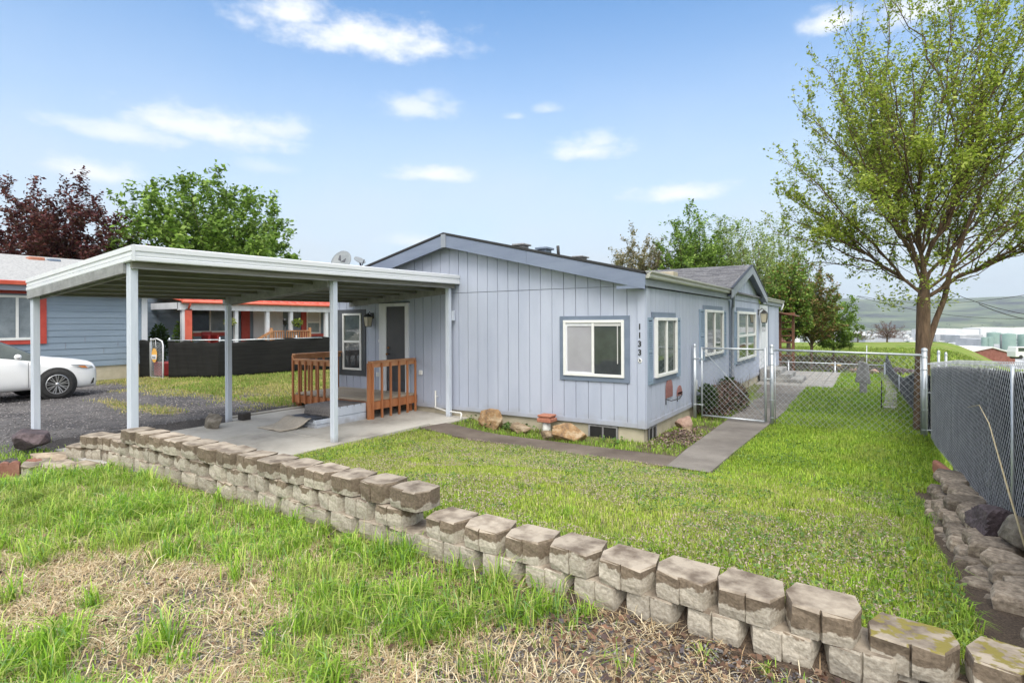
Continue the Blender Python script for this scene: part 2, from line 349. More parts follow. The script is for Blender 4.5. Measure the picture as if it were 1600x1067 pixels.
# retaining wall block: damp dark upper band, dry pale lower band with a ragged edge
def block_mat():
    m = D.materials.new('wall_block'); m.use_nodes = True; MATS['wall_block'] = m
    n, l = m.node_tree.nodes, m.node_tree.links; b = n['Principled BSDF']; b.inputs['Roughness'].default_value = .9
    t = n.new('ShaderNodeTexCoord'); oi = n.new('ShaderNodeObjectInfo'); g = n.new('ShaderNodeNewGeometry')
    add = n.new('ShaderNodeVectorMath'); add.operation = 'ADD'; l.new(t.outputs['Object'], add.inputs[0])
    sc_ = n.new('ShaderNodeVectorMath'); sc_.operation = 'SCALE'; sc_.inputs[3].default_value = 37.; l.new(oi.outputs['Location'], sc_.inputs[0]); l.new(sc_.outputs[0], add.inputs[1])
    nt = n.new('ShaderNodeTexNoise'); nt.inputs['Scale'].default_value = 8; nt.inputs['Detail'].default_value = 7; nt.inputs['Roughness'].default_value = .55; l.new(add.outputs[0], nt.inputs['Vector'])
    n2 = n.new('ShaderNodeTexNoise'); n2.inputs['Scale'].default_value = 60; n2.inputs['Detail'].default_value = 4; l.new(add.outputs[0], n2.inputs['Vector'])
    sp = n.new('ShaderNodeSeparateXYZ'); l.new(t.outputs['Object'], sp.inputs[0])
    at_ = n.new('ShaderNodeAttribute'); at_.attribute_type = 'OBJECT'; at_.attribute_name = 'damp'
    def M(op, a, b_=None, cl=False):
        q = n.new('ShaderNodeMath'); q.operation = op; q.use_clamp = cl
        for i, v in enumerate((a, b_)):
            if v is None: continue
            if isinstance(v, (int, float)): q.inputs[i].default_value = v
            else: l.new(v, q.inputs[i])
        return q.outputs[0]
    # height within block (0..0.125) plus noise compared with the damp line
    k = M('ADD', sp.outputs[2], M('MULTIPLY', M('SUBTRACT', nt.outputs[0], .5), .20))
    wet = M('MULTIPLY', M('SUBTRACT', k, at_.outputs['Fac']), 120, True)
    dry = n.new('ShaderNodeValToRGB'); e = dry.color_ramp.elements; e[0].color = (.30,.265,.215,1); e[1].color = (.50,.46,.39,1); e[0].position = .3; e[1].position = .7; l.new(n2.outputs[0], dry.inputs[0])
    wt = n.new('ShaderNodeValToRGB'); e = wt.color_ramp.elements; e[0].color = (.115,.088,.062,1); e[1].color = (.21,.165,.12,1); e[0].position = .3; e[1].position = .7; l.new(n2.outputs[0], wt.inputs[0])
    topc = n.new('ShaderNodeValToRGB'); e = topc.color_ramp.elements; e[0].color = (.13,.10,.075,1); e[1].color = (.36,.31,.25,1); e[0].position = .33; e[1].position = .58; l.new(nt.outputs[0], topc.inputs[0])
    mx = n.new('ShaderNodeMixRGB'); l.new(wet, mx.inputs[0]); l.new(dry.outputs[0], mx.inputs[1]); l.new(wt.outputs[0], mx.inputs[2])
    sn = n.new('ShaderNodeSeparateXYZ'); l.new(g.outputs['Normal'], sn.inputs[0])
    up = M('MULTIPLY', M('SUBTRACT', sn.outputs[2], .6), 8, True)
    m2 = n.new('ShaderNodeMixRGB'); l.new(up, m2.inputs[0]); l.new(mx.outputs[0], m2.inputs[1]); l.new(topc.outputs[0], m2.inputs[2])
    hs = n.new('ShaderNodeHueSaturation'); mr = n.new('ShaderNodeMapRange'); l.new(oi.outputs['Random'], mr.inputs[0]); mr.inputs[3].default_value = .82; mr.inputs[4].default_value = 1.15
    l.new(mr.outputs[0], hs.inputs['Value']); l.new(m2.outputs[0], hs.inputs['Color'])
    # moss where the object says so
    ms = n.new('ShaderNodeAttribute'); ms.attribute_type = 'OBJECT'; ms.attribute_name = 'moss'
    nm = n.new('ShaderNodeTexNoise'); nm.inputs['Scale'].default_value = 22; nm.inputs['Detail'].default_value = 5; l.new(add.outputs[0], nm.inputs['Vector'])
    mf = M('MULTIPLY', M('MULTIPLY', M('SUBTRACT', nm.outputs[0], .48), 9, True), M('MULTIPLY', up, ms.outputs['Fac']), True)
    m3 = n.new('ShaderNodeMixRGB'); l.new(mf, m3.inputs[0]); l.new(hs.outputs[0], m3.inputs[1]); m3.inputs[2].default_value = (.20,.17,.04,1)
    l.new(m3.outputs[0], b.inputs['Base Color'])
    bp = n.new('ShaderNodeBump'); bp.inputs['Strength'].default_value = .7; bp.inputs['Distance'].default_value = .007; l.new(n2.outputs[0], bp.inputs['Height']); l.new(bp.outputs[0], b.inputs['Normal'])
block_mat()
# ground: zone weights (what lies there) in a colour attribute, broken up by noise
def ground_mat():
    m = D.materials.new('ground'); m.use_nodes = True; MATS['ground'] = m
    n, l = m.node_tree.nodes, m.node_tree.links; b = n['Principled BSDF']; b.inputs['Roughness'].default_value = .9
    t = n.new('ShaderNodeTexCoord')
    def noise(s, d=6, r=.6):
        q = n.new('ShaderNodeTexNoise'); q.inputs['Scale'].default_value = s; q.inputs['Detail'].default_value = d; q.inputs['Roughness'].default_value = r; l.new(t.outputs['Object'], q.inputs['Vector']); return q.outputs[0]
    def ramp(src, a, b_, p=.35, q=.65, mid=None):
        r = n.new('ShaderNodeValToRGB'); e = r.color_ramp.elements; e[0].position = p; e[1].position = q; e[0].color = (*a, 1); e[1].color = (*b_, 1)
        if mid: x = e.new((p+q)/2); x.color = (*mid, 1)
        l.new(src, r.inputs[0]); return r.outputs[0]
    fine, med, big = noise(90, 4, .7), noise(9), noise(1.1)
    at_ = n.new('ShaderNodeAttribute'); at_.attribute_name = 'Col'; sp = n.new('ShaderNodeSeparateColor'); l.new(at_.outputs['Color'], sp.inputs[0])
    dirt = ramp(fine, (.035,.024,.017), (.14,.10,.07))
    gravel0 = ramp(fine, (.055,.052,.056), (.25,.235,.225), .33, .68, (.12,.113,.113))
    wetn = ramp(noise(.55, 8, .7), (.42,.42,.45), (1,1,1), .40, .60)
    gq = n.new('ShaderNodeMixRGB'); gq.blend_type = 'MULTIPLY'; gq.inputs[0].default_value = 1; l.new(gravel0, gq.inputs[1]); l.new(wetn, gq.inputs[2]); gravel = gq.outputs[0]
    gr = ramp(fine, (.045,.06,.018), (.20,.22,.06))
    dry = ramp(fine, (.055,.048,.042), (.36,.29,.19))
    def sharp(src):
        a = n.new('ShaderNodeMath'); a.operation = 'ADD'; l.new(src, a.inputs[0])
        s_ = n.new('ShaderNodeMath'); s_.operation = 'MULTIPLY_ADD'; l.new(med, s_.inputs[0]); s_.inputs[1].default_value = .9; s_.inputs[2].default_value = -.45; l.new(s_.outputs[0], a.inputs[1])
        r = n.new('ShaderNodeMapRange'); r.interpolation_type = 'SMOOTHSTEP'; l.new(a.outputs[0], r.inputs[0]); r.inputs[1].default_value = .38; r.inputs[2].default_value = .62; return r.outputs[0]
    c = dirt
    for ch, colr in ((2, gravel), (1, dry), (0, gr)):
        q = n.new('ShaderNodeMixRGB'); l.new(sharp(sp.outputs[ch]), q.inputs[0]); l.new(c, q.inputs[1]); l.new(colr, q.inputs[2]); c = q.outputs[0]
    l.new(c, b.inputs['Base Color'])
    bp = n.new('ShaderNodeBump'); bp.inputs['Strength'].default_value = .8; bp.inputs['Distance'].default_value = .015; l.new(fine, bp.inputs['Height']); l.new(bp.outputs[0], b.inputs['Normal'])
ground_mat()
def far_mat():
    m = D.materials.new('terrain'); m.use_nodes = True; MATS['terrain'] = m
    n, l = m.node_tree.nodes, m.node_tree.links; b = n['Principled BSDF']; b.inputs['Roughness'].default_value = 1; b.inputs['Specular IOR Level'].default_value = .1
    t = n.new('ShaderNodeTexCoord')
    def noise(s, d=6, st=(1,1,1), r=.6):
        mp = n.new('ShaderNodeMapping'); mp.inputs['Scale'].default_value = st; l.new(t.outputs['Object'], mp.inputs[0])
        q = n.new('ShaderNodeTexNoise'); q.inputs['Scale'].default_value = s; q.inputs['Detail'].default_value = d; q.inputs['Roughness'].default_value = r; l.new(mp.outputs[0], q.inputs['Vector']); return q.outputs[0]
    def ramp(src, st):
        r = n.new('ShaderNodeValToRGB'); e = r.color_ramp.elements
        e[0].position, e[0].color = st[0][0], (*st[0][1], 1); e[1].position, e[1].color = st[-1][0], (*st[-1][1], 1)
        for p, c in st[1:-1]: x = e.new(p); x.color = (*c, 1)
        l.new(src, r.inputs[0]); return r.outputs[0]
    near = ramp(noise(.5, 12, r=.7), [(.32,(.07,.125,.02)), (.47,(.15,.225,.035)), (.56,(.22,.25,.075)), (.64,(.22,.165,.09))])
    hills = ramp(noise(.0030, 12, (1,1,7), .7), [(.36,(.02,.025,.035)), (.44,(.06,.075,.055)), (.53,(.115,.155,.08)), (.66,(.22,.235,.15))])
    town = ramp(noise(.02, 8, r=.75), [(.35,(.05,.07,.04)), (.48,(.11,.14,.07)), (.56,(.26,.26,.26)), (.68,(.08,.11,.05))])
    g = n.new('ShaderNodeNewGeometry'); ln = n.new('ShaderNodeVectorMath'); ln.operation = 'LENGTH'; l.new(g.outputs['Position'], ln.inputs[0])
    def mr(a, b_):
        r = n.new('ShaderNodeMapRange'); l.new(ln.outputs['Value'], r.inputs[0]); r.inputs[1].default_value = a; r.inputs[2].default_value = b_; return r.outputs[0]
    a = n.new('ShaderNodeMixRGB'); l.new(mr(150, 400), a.inputs[0]); l.new(near, a.inputs[1]); l.new(town, a.inputs[2])
    c = n.new('ShaderNodeMixRGB'); l.new(mr(2900, 3500), c.inputs[0]); l.new(a.outputs[0], c.inputs[1]); l.new(hills, c.inputs[2])
    l.new(c.outputs[0], b.inputs['Base Color'])
far_mat()
# ------------------------------------------------------------------ ground sheets
X0, X1, Y0, Y1 = -24., 4., -2., 27.
def zones(x, y):
    n1 = fbm(x, y, .9, 21); n2 = fbm(x, y, 2.5, 31)
    g = np.zeros_like(x); dry = np.zeros_like(x); gv = np.zeros_like(x)
    lawn = (y > 2.9) & (x > -7.2) & (x < .95)
    g = np.where(lawn, .95, g)
    # strip between wall and side path keeps some bare soil
    strip = (y > 8.45) & (y < 9.2) & (x > -7) & (x < -3)
    g = np.where(strip, .62, g)
    corner = (x > -3.3) & (x < -2.45) & (y > 8.4) & (y < 16)
    g = np.where(corner, .45+.25*(n1-.5), g)
    dry = np.where(lawn, .25, dry)
    # foreground (camera side of the block wall)
    fg = (y < 2.9) & (x > -9.5)
    green = fore_green(x, y)
    g = np.where(fg, green, g)
    strawm = fore_straw(x, y)
    dry = np.where(fg, strawm, dry)
    gv = np.where(fg, .75*sst(2.45, 2.1, y)*sst(-2.2, -1.1, x)+.0, gv)
    # driveway
    dr = ((x < -7.2) & (y > 2.9)) | (x <= -9.5)
    pat = sst(.47, .60, n1)*sst(-9.5, -11.5, x)
    gfar = sst(6.2, 8.3, y+(n1-.5)*2.5)*sst(-9.8, -10.8, x)
    strip2 = np.exp(-((y-5.6-(n1-.5)*.8)/.32)**2)*sst(-11, -12, x)*sst(-15.5, -13.6, x)
    gg = np.clip(np.maximum(gfar*(.42+.55*n2)*1.25, strip2*.75), 0, 1)
    g = np.where(dr, gg*.85, g); dry = np.where(dr, np.clip(np.maximum(gfar*.8, strip2*1.1), 0, 1)*(.6+.5*n1), dry)
    gv = np.where(dr, 1., gv)
    # soil beside the rock wall at the fence
    g = np.where((x > .42-.12*(n1-.5)) & (y < 8.5) & (y > 2.9) & (x < 1.2), .1, g)
    dry = np.where((x > .42) & (y < 8.5), .1, dry)
    g = np.where((x > .95) & (y > 8), .8, g)
    g = np.where((y > 25.5) & (x > -5), .3, g)
    return np.clip(g, 0, 1), np.clip(dry, 0, 1), np.clip(gv, 0, 1)
def blob(x, y, cx, cy, rx, ry): return np.exp(-(((x-cx)/rx)**2+((y-cy)/ry)**2))
def fore_green(x, y):
    n = fbm(x, y, 2.2, 41); n2 = fbm(x, y, 6, 43)
    g = .95*np.ones_like(x)
    g = g-1.3*blob(x, y, -3.15, 1.42, .85, .42)-1.0*blob(x, y, -2.6, 1.35, .55, .40)-.9*blob(x, y, -4.1, 1.2, .9, .35)-.6*blob(x, y, -3.3, 1.9, .7, .2)   # straw patch
    g = g-1.3*sst(-1.95, -1.5, x-.35*(y-2.0))                                  # bare ground on the right
    g = g-.6*blob(x, y, -3.55, 2.35, .28, .16)-.5*blob(x, y, -4.6, 2.35, .25, .12)-.5*blob(x, y, -2.6, 2.35, .3, .12)
    g = g+.35*blob(x, y, -1.9, 2.1, .35, .4)
    return np.clip(g+1.5*(n-.5)+.9*(n2-.5), 0, 1)
def fore_straw(x, y):
    n = fbm(x, y, 2.8, 51)
    s = 1.2*blob(x, y, -3.2, 1.42, 1.2, .5)+.9*blob(x, y, -2.5, 1.25, .8, .45)+.7*blob(x, y, -4.2, 1.2, 1., .4)+.8*blob(x, y, -1.3, 2.25, 1.1, .25)+.3
    return np.clip(s*(.6+.9*(n-.2)), 0, 1)
xs = np.arange(X0, X1+.01, .09); ys = np.arange(Y0, Y1+.01, .09)
gx, gy = np.meshgrid(xs, ys, indexing='ij'); gz = Hgt(gx, gy)
# small mounding
nx, ny = gx.shape; I = np.arange(nx*ny).reshape(nx, ny)
quads = np.stack([I[:-1,:-1], I[1:,:-1], I[1:,1:], I[:-1,1:]], -1).reshape(-1, 4)
zg, zd, zv = zones(gx, gy)
cols = np.stack([zg, zd, zv, np.ones_like(zg)], -1).reshape(-1, 4)
me = npmesh('ground', np.stack([gx, gy, gz], -1).reshape(-1, 3), np.full(len(quads), 4), quads, MATS['ground'], cols, smooth=True)
tag(link('ground', me), kind='structure')
# outer terrain: rings round the lot out to the hills
nr, na = 300, 540
rr = np.concatenate([np.linspace(1, 60, 90), 60*(9500/60)**(np.linspace(0, 1, nr-90)[1:])]); aa = np.linspace(0, 2*math.pi, na, endpoint=False)
rg, ag = np.meshgrid(rr, aa, indexing='ij'); tx, ty = rg*np.sin(ag), rg*np.cos(ag); tz = Hgt(tx, ty, False)
ins = (tx > X0+.8) & (tx < X1-.8) & (ty > Y0+.8) & (ty < Y1-.8); tz = np.where(ins, tz-.9, tz-.05)
I = np.arange(rg.size).reshape(rg.shape); J = np.roll(I, -1, axis=1)
quads = np.stack([I[:-1], J[:-1], J[1:], I[1:]], -1).reshape(-1, 4)
me = npmesh('terrain', np.stack([tx, ty, tz], -1).reshape(-1, 3), np.full(len(quads), 4), quads, MATS['terrain'], smooth=True)
tag(link('terrain', me), kind='structure')
# carport slab, with joints
m = MB(); zs = .125
for (a, b_, c, d) in ((-10.5,-8.9,6.09,9.14), (-8.88,-7.18,6.09,9.14), (-10.2,-8.9,3.3,6.07), (-8.88,-7.18,3.3,6.07)):
    zq = lambda x: zs+(-7.2-x)*.026+(.0 if d > 7 else .003)
    m.hexa([(a,c,-.2),(b_,c,-.2),(b_,d,-.2),(a,d,-.2),(a,c,zq(a)),(b_,c,zq(b_)),(b_,d,zq(b_)),(a,d,zq(a))])
m.box(-7.18, -6.95, 8.2, 9.14, -.2, zs-.006)
tag(m.build('concrete_slab', 'concrete', bevel=.008), kind='structure')
m = MB(); m.box(-10.72, -10.54, 6.2, 9.9, -.1, .235); tag(m.build('slab_kerb', 'concrete', bevel=.012), kind='structure')
# front path and side path
def strip(name, mt, pts_l, pts_r, lift=.012):
    V = []; n = len(pts_l)
    k = 14; P = []
    for i in range(n-1):
        for j in range(k):
            t = j/k; P.append((Vector(pts_l[i]).lerp(Vector(pts_l[i+1]), t), Vector(pts_r[i]).lerp(Vector(pts_r[i+1]), t)))
    P.append((Vector(pts_l[-1]), Vector(pts_r[-1])))
    m = MB(); vs = []
    for a, b_ in P:
        for q in range(5):
            p = a.lerp(b_, q/4); vs.append((p.x, p.y, max(float(Hgt(p.x, p.y, False)), -.02)+lift+.018))
    for a, b_ in P:
        for e in (a, b_): vs.append((e.x, e.y, float(Hgt(e.x, e.y, False))-.12))
    fs = []; L = len(P)
    for i in range(L-1):
        for q in range(4): fs.append((i*5+q, i*5+q+1, (i+1)*5+q+1, (i+1)*5+q))
        o = L*5
        fs.append((i*5, (i+1)*5, o+(i+1)*2, o+i*2)); fs.append((i*5+4, o+i*2+1, o+(i+1)*2+1, (i+1)*5+4))
    m.add(vs, fs, 0, False)
    return tag(m.build(name, mt), kind='structure')
strip('front_path', 'asphalt_path', [(-6.95,8.42),(-5,8.38),(-2.46,8.40)], [(-7.05,7.75),(-5,7.74),(-2.42,7.72)])
strip('side_path', 'grey_path', [(-2.42,7.72),(-2.48,9),(-2.50,12),(-2.60,15),(-2.85,18.2),(-2.95,19.4)], [(-1.83,7.66),(-1.80,9),(-1.70,12),(-1.62,15),(-1.60,18.2),(-1.62,19.4)], .015)
m = MB()
for i in range(7):
    for j in range(19):
        if i*.33-3.15 > -.95: continue
        x, y = -3.18+i*.315, 19.5+j*.315
        m.box(x, x+.305, y, y+.305, -.1, .035+random.uniform(-.004,.004))
tag(m.build('paver_patio', 'paver', bevel=.006), kind='structure')
mat('shingle_b', (.075,.075,.085), (.13,.13,.145), 20, .95)
mat('gutter_metal', (.34,.345,.31), (.44,.445,.40), 4, .4, stretch=(1,.2,1))
mat('shutter_paint', (.20,.27,.36), (.25,.33,.43), 6, .6)
mat('trim_dark', (.055,.062,.075), (.08,.088,.10), 4, .6)
mat('concrete_dark', (.16,.16,.165), (.36,.355,.34), 4, .9, .4, 50)
mat('glass_curtain', (.13,.16,.18), (.30,.34,.37), 1.2, .1, spec=.7)
mat('straw_rock', (.40,.28,.12), (.55,.42,.22), 6, .9)
mat('straw_stalk', (.45,.38,.24), rough=.8)
# ================================================================== main house
FY, SX, LX, HY = 9.15, -3.22, -11.0, 25.4       # front plane, side plane, left end, back end
PX, ZS, ZE, ZP = -7.38, .25, 2.90, 3.90          # ridge x, siding bottom, eave top, ridge top
SLOPE = (ZP-ZE)/(PX-(-3.20))                      # negative
class Wl:        # wall frame: a along the wall, d out of it, z up
    def __init__(s, plane, c, sg=1): s.p, s.c, s.s = plane, c, sg
    def P(s, a, d, z): return (a, s.c-d*s.s, z) if s.p == 'y' else (s.c+d*s.s, a, z)
    def box(s, m, a0, a1, d0, d1, z0, z1, mi=0):
        p = [s.P(a0,d0,z0), s.P(a1,d0,z0), s.P(a1,d1,z0), s.P(a0,d1,z0), s.P(a0,d0,z1), s.P(a1,d0,z1), s.P(a1,d1,z1), s.P(a0,d1,z1)]
        return m.add(p, [(0,1,2,3),(7,6,5,4),(4,5,1,0),(5,6,2,1),(6,7,3,2),(7,4,0,3)] if (s.p == 'y') == (s.s > 0) else [(0,3,2,1),(4,5,6,7),(0,1,5,4),(1,2,6,5),(2,3,7,6),(3,0,4,7)], mi)
    def poly(s, m, pts, d0, d1, mi=0):
        a = [s.P(x, d0, z) for x, z in pts]; v = Vector(s.P(0, d1, 0))-Vector(s.P(0, d0, 0)); return m.prism(a, v, mi)
WF = Wl('y', FY); WS = Wl('x', SX)
house = thing('manufactured_house', 'light blue grey house with slate blue fascia and 1133 in black numbers at its corner', 'house', (-7.1, 9.15, 0))
def roof_under(x): return ZP-.02-abs(x-PX)*abs(SLOPE)-.10
# front wall: sheathing plus grooved boards below and above a horizontal joint
m = MB(); top = [(LX, ZS), (SX, ZS), (SX, roof_under(SX)), (PX, roof_under(PX)), (LX, roof_under(LX))]
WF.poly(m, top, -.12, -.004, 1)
x = SX-.062; k = 0; ZJ = 2.67
while x > LX+.02:
    w = .244; x0 = max(x-w, LX); gp = .005 if k % 5 else .009
    WF.box(m, x0+gp, x-gp, -.004, .010, ZS+.07, ZJ-.006)
    ztop = [min(roof_under(x0), 9), min(roof_under(x), 9)]
    pk = [(x0+gp, roof_under(x0+gp))]
    if x0 < PX < x: pk.append((PX, roof_under(PX)))
    pk.append((x-gp, roof_under(x-gp)))
    if min(p[1] for p in pk) > ZJ+.03: WF.poly(m, [(x0+gp, ZJ+.006), (x-gp, ZJ+.006)]+pk[::-1], -.004, .013)
    x -= w; k += 1
WF.box(m, LX, SX+.018, .0102, .0202, ZS, ZS+.085)                 # bottom band
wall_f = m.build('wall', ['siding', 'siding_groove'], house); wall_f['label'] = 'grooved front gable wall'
# side wall with the cross gable face
m = MB()
GY0, GY1, GP = 15.2, 20.9, 18.1; GZ = 3.76; ze = ZE-.26
def gable_z(y): return max(ze, GZ-.12-abs(y-GP)*(GZ-ZE-.02)/((GY1-GY0)/2)) if GY0 < y < GY1 else ze
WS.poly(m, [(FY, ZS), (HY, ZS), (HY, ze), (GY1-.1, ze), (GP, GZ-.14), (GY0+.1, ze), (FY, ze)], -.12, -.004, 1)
y = FY+.06; k = 0
while y < HY-.02:
    y1 = min(y+.244, HY); gp = .005 if k % 5 else .009
    WS.box(m, y+gp, y1-gp, -.004, .010, ZS+.07, min(2.655, ze))
    if GY0+.3 < y and y1 < GY1-.3:
        pk = [(y+gp, gable_z(y+gp))]+([(GP, gable_z(GP))] if y < GP < y1 else [])+[(y1-gp, gable_z(y1-gp))]
        WS.poly(m, [(y+gp, 2.667), (y1-gp, 2.667)]+pk[::-1], -.004, .014)
    y = y1; k += 1
WS.box(m, FY-.018, HY, .0102, .0202, ZS, ZS+.085)
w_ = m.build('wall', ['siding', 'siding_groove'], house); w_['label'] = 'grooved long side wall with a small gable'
m = MB(); m.box(LX, LX+.05, FY+.1, HY, ZS, ze); m.box(LX, SX-.13, HY-.05, HY, ZS, ze); w_ = m.build('wall', 'siding', house); w_['label'] = 'hidden rear walls'
m = MB(); WF.box(m, SX-.11, SX+.021, .0204, .038, ZS, 2.60); WS.box(m, FY-.017, FY+.105, .0204, .038, ZS, 2.62); m.build('corner_trim', 'siding', house)
# foundation and vents
m = MB(); m.box(LX+.04, SX-.03, FY+.03, HY-.03, -.8, ZS-.001); m.build('foundation', 'foundation', house)
for a0, wl_ in ((-4.27, WF), (9.36, WS)):
    o = MB()
    a1 = a0+.56 if wl_ is WF else a0+.42
    for q in (0,): wl_.box(o, a0, a1, -.028, -.012, .02, .235)
    v = o.build('foundation_vent', 'black_metal', house); v['label'] = 'dark metal foundation vent'
    o = MB()
    wl_.box(o, a0, a1, -.012, .0, .205, .235); wl_.box(o, a0, a0+.03, -.012, .0, .02, .205); wl_.box(o, a1-.03, a1, -.012, .0, .02, .205); wl_.box(o, (a0+a1)/2-.015, (a0+a1)/2+.015, -.012, .0, .02, .205)
    o.build('vent_frame', 'wood_grey', v)
# roof
OH, EX = .22, -3.10
YF = FY-OH
def rz(x): return ZP-abs(x-PX)*abs(SLOPE)
m = MB(); th = .05
LXO = LX-.15
for xa, xb in ((PX, EX), (PX, LXO)):
    za, zb = ZP, rz(xb)
    m.prism([(xa, YF, za), (xb, YF, zb), (xb, YF, zb-th), (xa, YF, za-th)], (0, HY+.3-YF, 0))
# cross gable roof
GX = EX+.08
for yb in (GY0-.02, GY1+.02):
    xi = PX
    m.prism([(GX, GP, GZ), (GX, yb, ZE+.02), (GX, yb, ZE-.03), (GX, GP, GZ-.05)], (xi-GX+ (0.0), 0, 0))
roof = m.build('roof', 'shingle', house)
# shingle tabs: staggered thin slips on the visible slope of the cross gable
m = MB()
L = math.hypot(GP-GY0, GZ-ZE); dy, dz = (GY0-GP)/L, (ZE+.02-GZ)/L
nrow = 24
for i in range(nrow):
    s0, s1 = L*i/nrow, L*(i+1)/nrow+.02; xk = GX-.01-random.random()*.2
    while xk > PX+.3:
        w = random.uniform(.16, .42); up = random.choice((.004, .007, .010)); xe = max(xk-w, PX)
        a0 = (GP+dy*s0, GZ+dz*s0+.006); a1 = (GP+dy*s1, GZ+dz*s1+.006+up)
        m.add([(xk, *a0), (xe+.006, *a0), (xe+.006, *a1), (xk, *a1), (xk, a1[0], a1[1]-.02), (xe+.006, a1[0], a1[1]-.02)], [(0,1,2,3), (3,2,5,4)], random.choice((0,0,1)))
        xk -= w
m.build('shingles', ['shingle', 'shingle_b'], roof)
# fascia boards (front rake), peak cap, soffit
m = MB(); fh = .245
def rake(m, xa, xb, y0, y1, drop=fh, lift=-.012):
    za, zb = rz(xa)+lift-.03, rz(xb)+lift-.03
    m.prism([(xa, y0, za), (xb, y0, zb), (xb, y0, zb-drop), (xa, y0, za-drop)], (0, y1-y0, 0))
rake(m, PX+.0, -5.40, YF-.03, YF); rake(m, -5.395, EX-.02, YF-.032, YF); rake(m, PX, LXO, YF-.03, YF)
m.box(-3.62, EX-.02, YF-.029, YF-.001, ZE-.29, ZE-.24)
m.build('fascia', 'fascia_paint', house)
m = MB(); m.box(PX-.06, PX+.06, YF-.05, YF-.034, ZP-.30, ZP-.03); c_ = m.build('peak_cap', 'fascia_side', house)
m = MB()
for xa, xb in ((PX, EX-.03), (PX, LXO)):
    m.prism([(xa, YF-.045, ZP+.012), (xb, YF-.045, rz(xb)+.012), (xb, YF-.045, rz(xb)-.028), (xa, YF-.045, ZP-.028)], (0, .06, 0))
m.build('drip_edge', 'black_metal', house)
m = MB()
for xa, xb in ((PX, EX-.05), (PX, LXO)):
    za, zb = rz(xa)-.23, rz(xb)-.23
    m.prism([(xa, YF, za), (xb, YF, zb), (xb, YF, zb-.02), (xa, YF, za-.02)], (0, OH-.02, 0))
m.build('soffit', 'fascia_side', house)
# side eave fascia and gutters
def eave(y0, y1):
    m = MB(); m.box(SX+.022, EX-.03, y0, y1, ZE-.245, ZE-.03); m.build('fascia', 'fascia_side', house)['label'] = 'grey blue eave board'
    m = MB(); prof = [(EX-.03, ZE-.005), (EX-.03, ZE-.125), (EX+.035, ZE-.125), (EX+.05, ZE-.10), (EX+.05, ZE-.06), (EX+.085, ZE-.03), (EX+.085, ZE-.005), (EX+.07, ZE-.005), (EX+.07, ZE-.025), (EX-.01, ZE-.06), (EX-.02, ZE-.005)]
    n = len(prof); a = [(x, y0, z) for x, z in prof]; m.prism(a, (0, y1-y0, 0)); m.build('gutter', 'gutter_metal', house)
eave(YF+.0, 15.72); eave(20.95, HY+.3)
# cross gable fascia, split left and right
m = MB()
for yb in (GY0-.05, GY1+.05):
    zb = ZE-.0
    m.prism([(GX, GP, GZ-.01), (GX, yb, zb-.01), (GX, yb, zb-.24), (GX, GP, GZ-.27)], (.028, 0, 0))
m.build('fascia', 'fascia_side', house)['label'] = 'gable fascia over the side windows'
m = MB()
for yb in (GY0-.06, GY1+.06):
    m.prism([(GX-.02, GP, GZ+.012), (GX-.02, yb, ZE+.022), (GX-.02, yb, ZE-.008), (GX-.02, GP, GZ-.018)], (.065, 0, 0))
m.build('drip_edge', 'black_metal', house)
m = MB(); m.box(SX+.03, GX-.001, GY0, GY1, ZE-.30, ZE-.255) if False else None
for yb in (GY0, GY1):
    m.prism([(SX+.02, GP, GZ-.18), (SX+.02, yb, ZE-.17), (SX+.02, yb, ZE-.19), (SX+.02, GP, GZ-.20)], (GX-SX-.02, 0, 0))
m.build('soffit', 'fascia_paint', house)
# downspout
m = MB(); dx = SX+.06
m.tube([(EX+.03, 15.62, ZE-.12), (EX+.03, 15.65, ZE-.20), (dx+.02, 15.95, ZE-.42), (dx, 15.98, ZE-.5), (dx, 15.95, .35), (dx+.06, 15.9, .18), (dx+.25, 15.85, .10)], .042, 8)
m.build('downspout', 'fascia_side', house)
for y_ in (15.74, 22.45):
    m = MB(); WS.box(m, y_, y_+.12, .0102, .03, ZS, 2.62); m.build('trim_board', 'trim_paint', house)
m = MB(); dx = SX+.05
m.tube([(EX+.03, HY+.2, ZE-.12), (EX+.02, HY+.18, ZE-.2), (dx+.05, HY+.03, ZE-.38)], .035, 8); m.build('downspout', 'white_paint', house)
# roof vents that show over the rake
def rvent(px, y, wd, hgt, mt, nm='roof_vent'):
    th_ = at(px, 400, 'y', y); x = th_.x; z = rz(x); m = MB()
    if nm == 'vent_pipe': m.tube([(x, y, z-.05), (x-.02, y, z+hgt)], .035, 10)
    else:
        m.box(x-wd*.36, x+wd*.36, y-.12, y+.12, z-.04, z+hgt*.55); m.box(x-wd/2, x+wd/2, y-.17, y+.17, z+hgt*.6, z+hgt)
    return m.build(nm, mt, house, bevel=.006)
rvent(815, 10.3, .30, .09, 'wood_grey'); rvent(851, 10.5, .29, .11, 'trim_paint'); rvent(873, 10.8, .1, .22, 'black_metal', 'vent_pipe'); rvent(907, 10.3, .24, .065, 'wood_grey')
m = MB(); x_ = -3.75; m.box(x_-.2, x_+.2, 11.9, 12.25, rz(x_)-.05, rz(x_)+.10); m.build('roof_vent', 'foundation', house, bevel=.01)
m = MB(); p = at(712, 368, 'y', 11.2); m.box(p.x-.09, p.x+.09, 11.1, 11.3, 3.8, 4.08); m.build('flue', 'galv', house); 
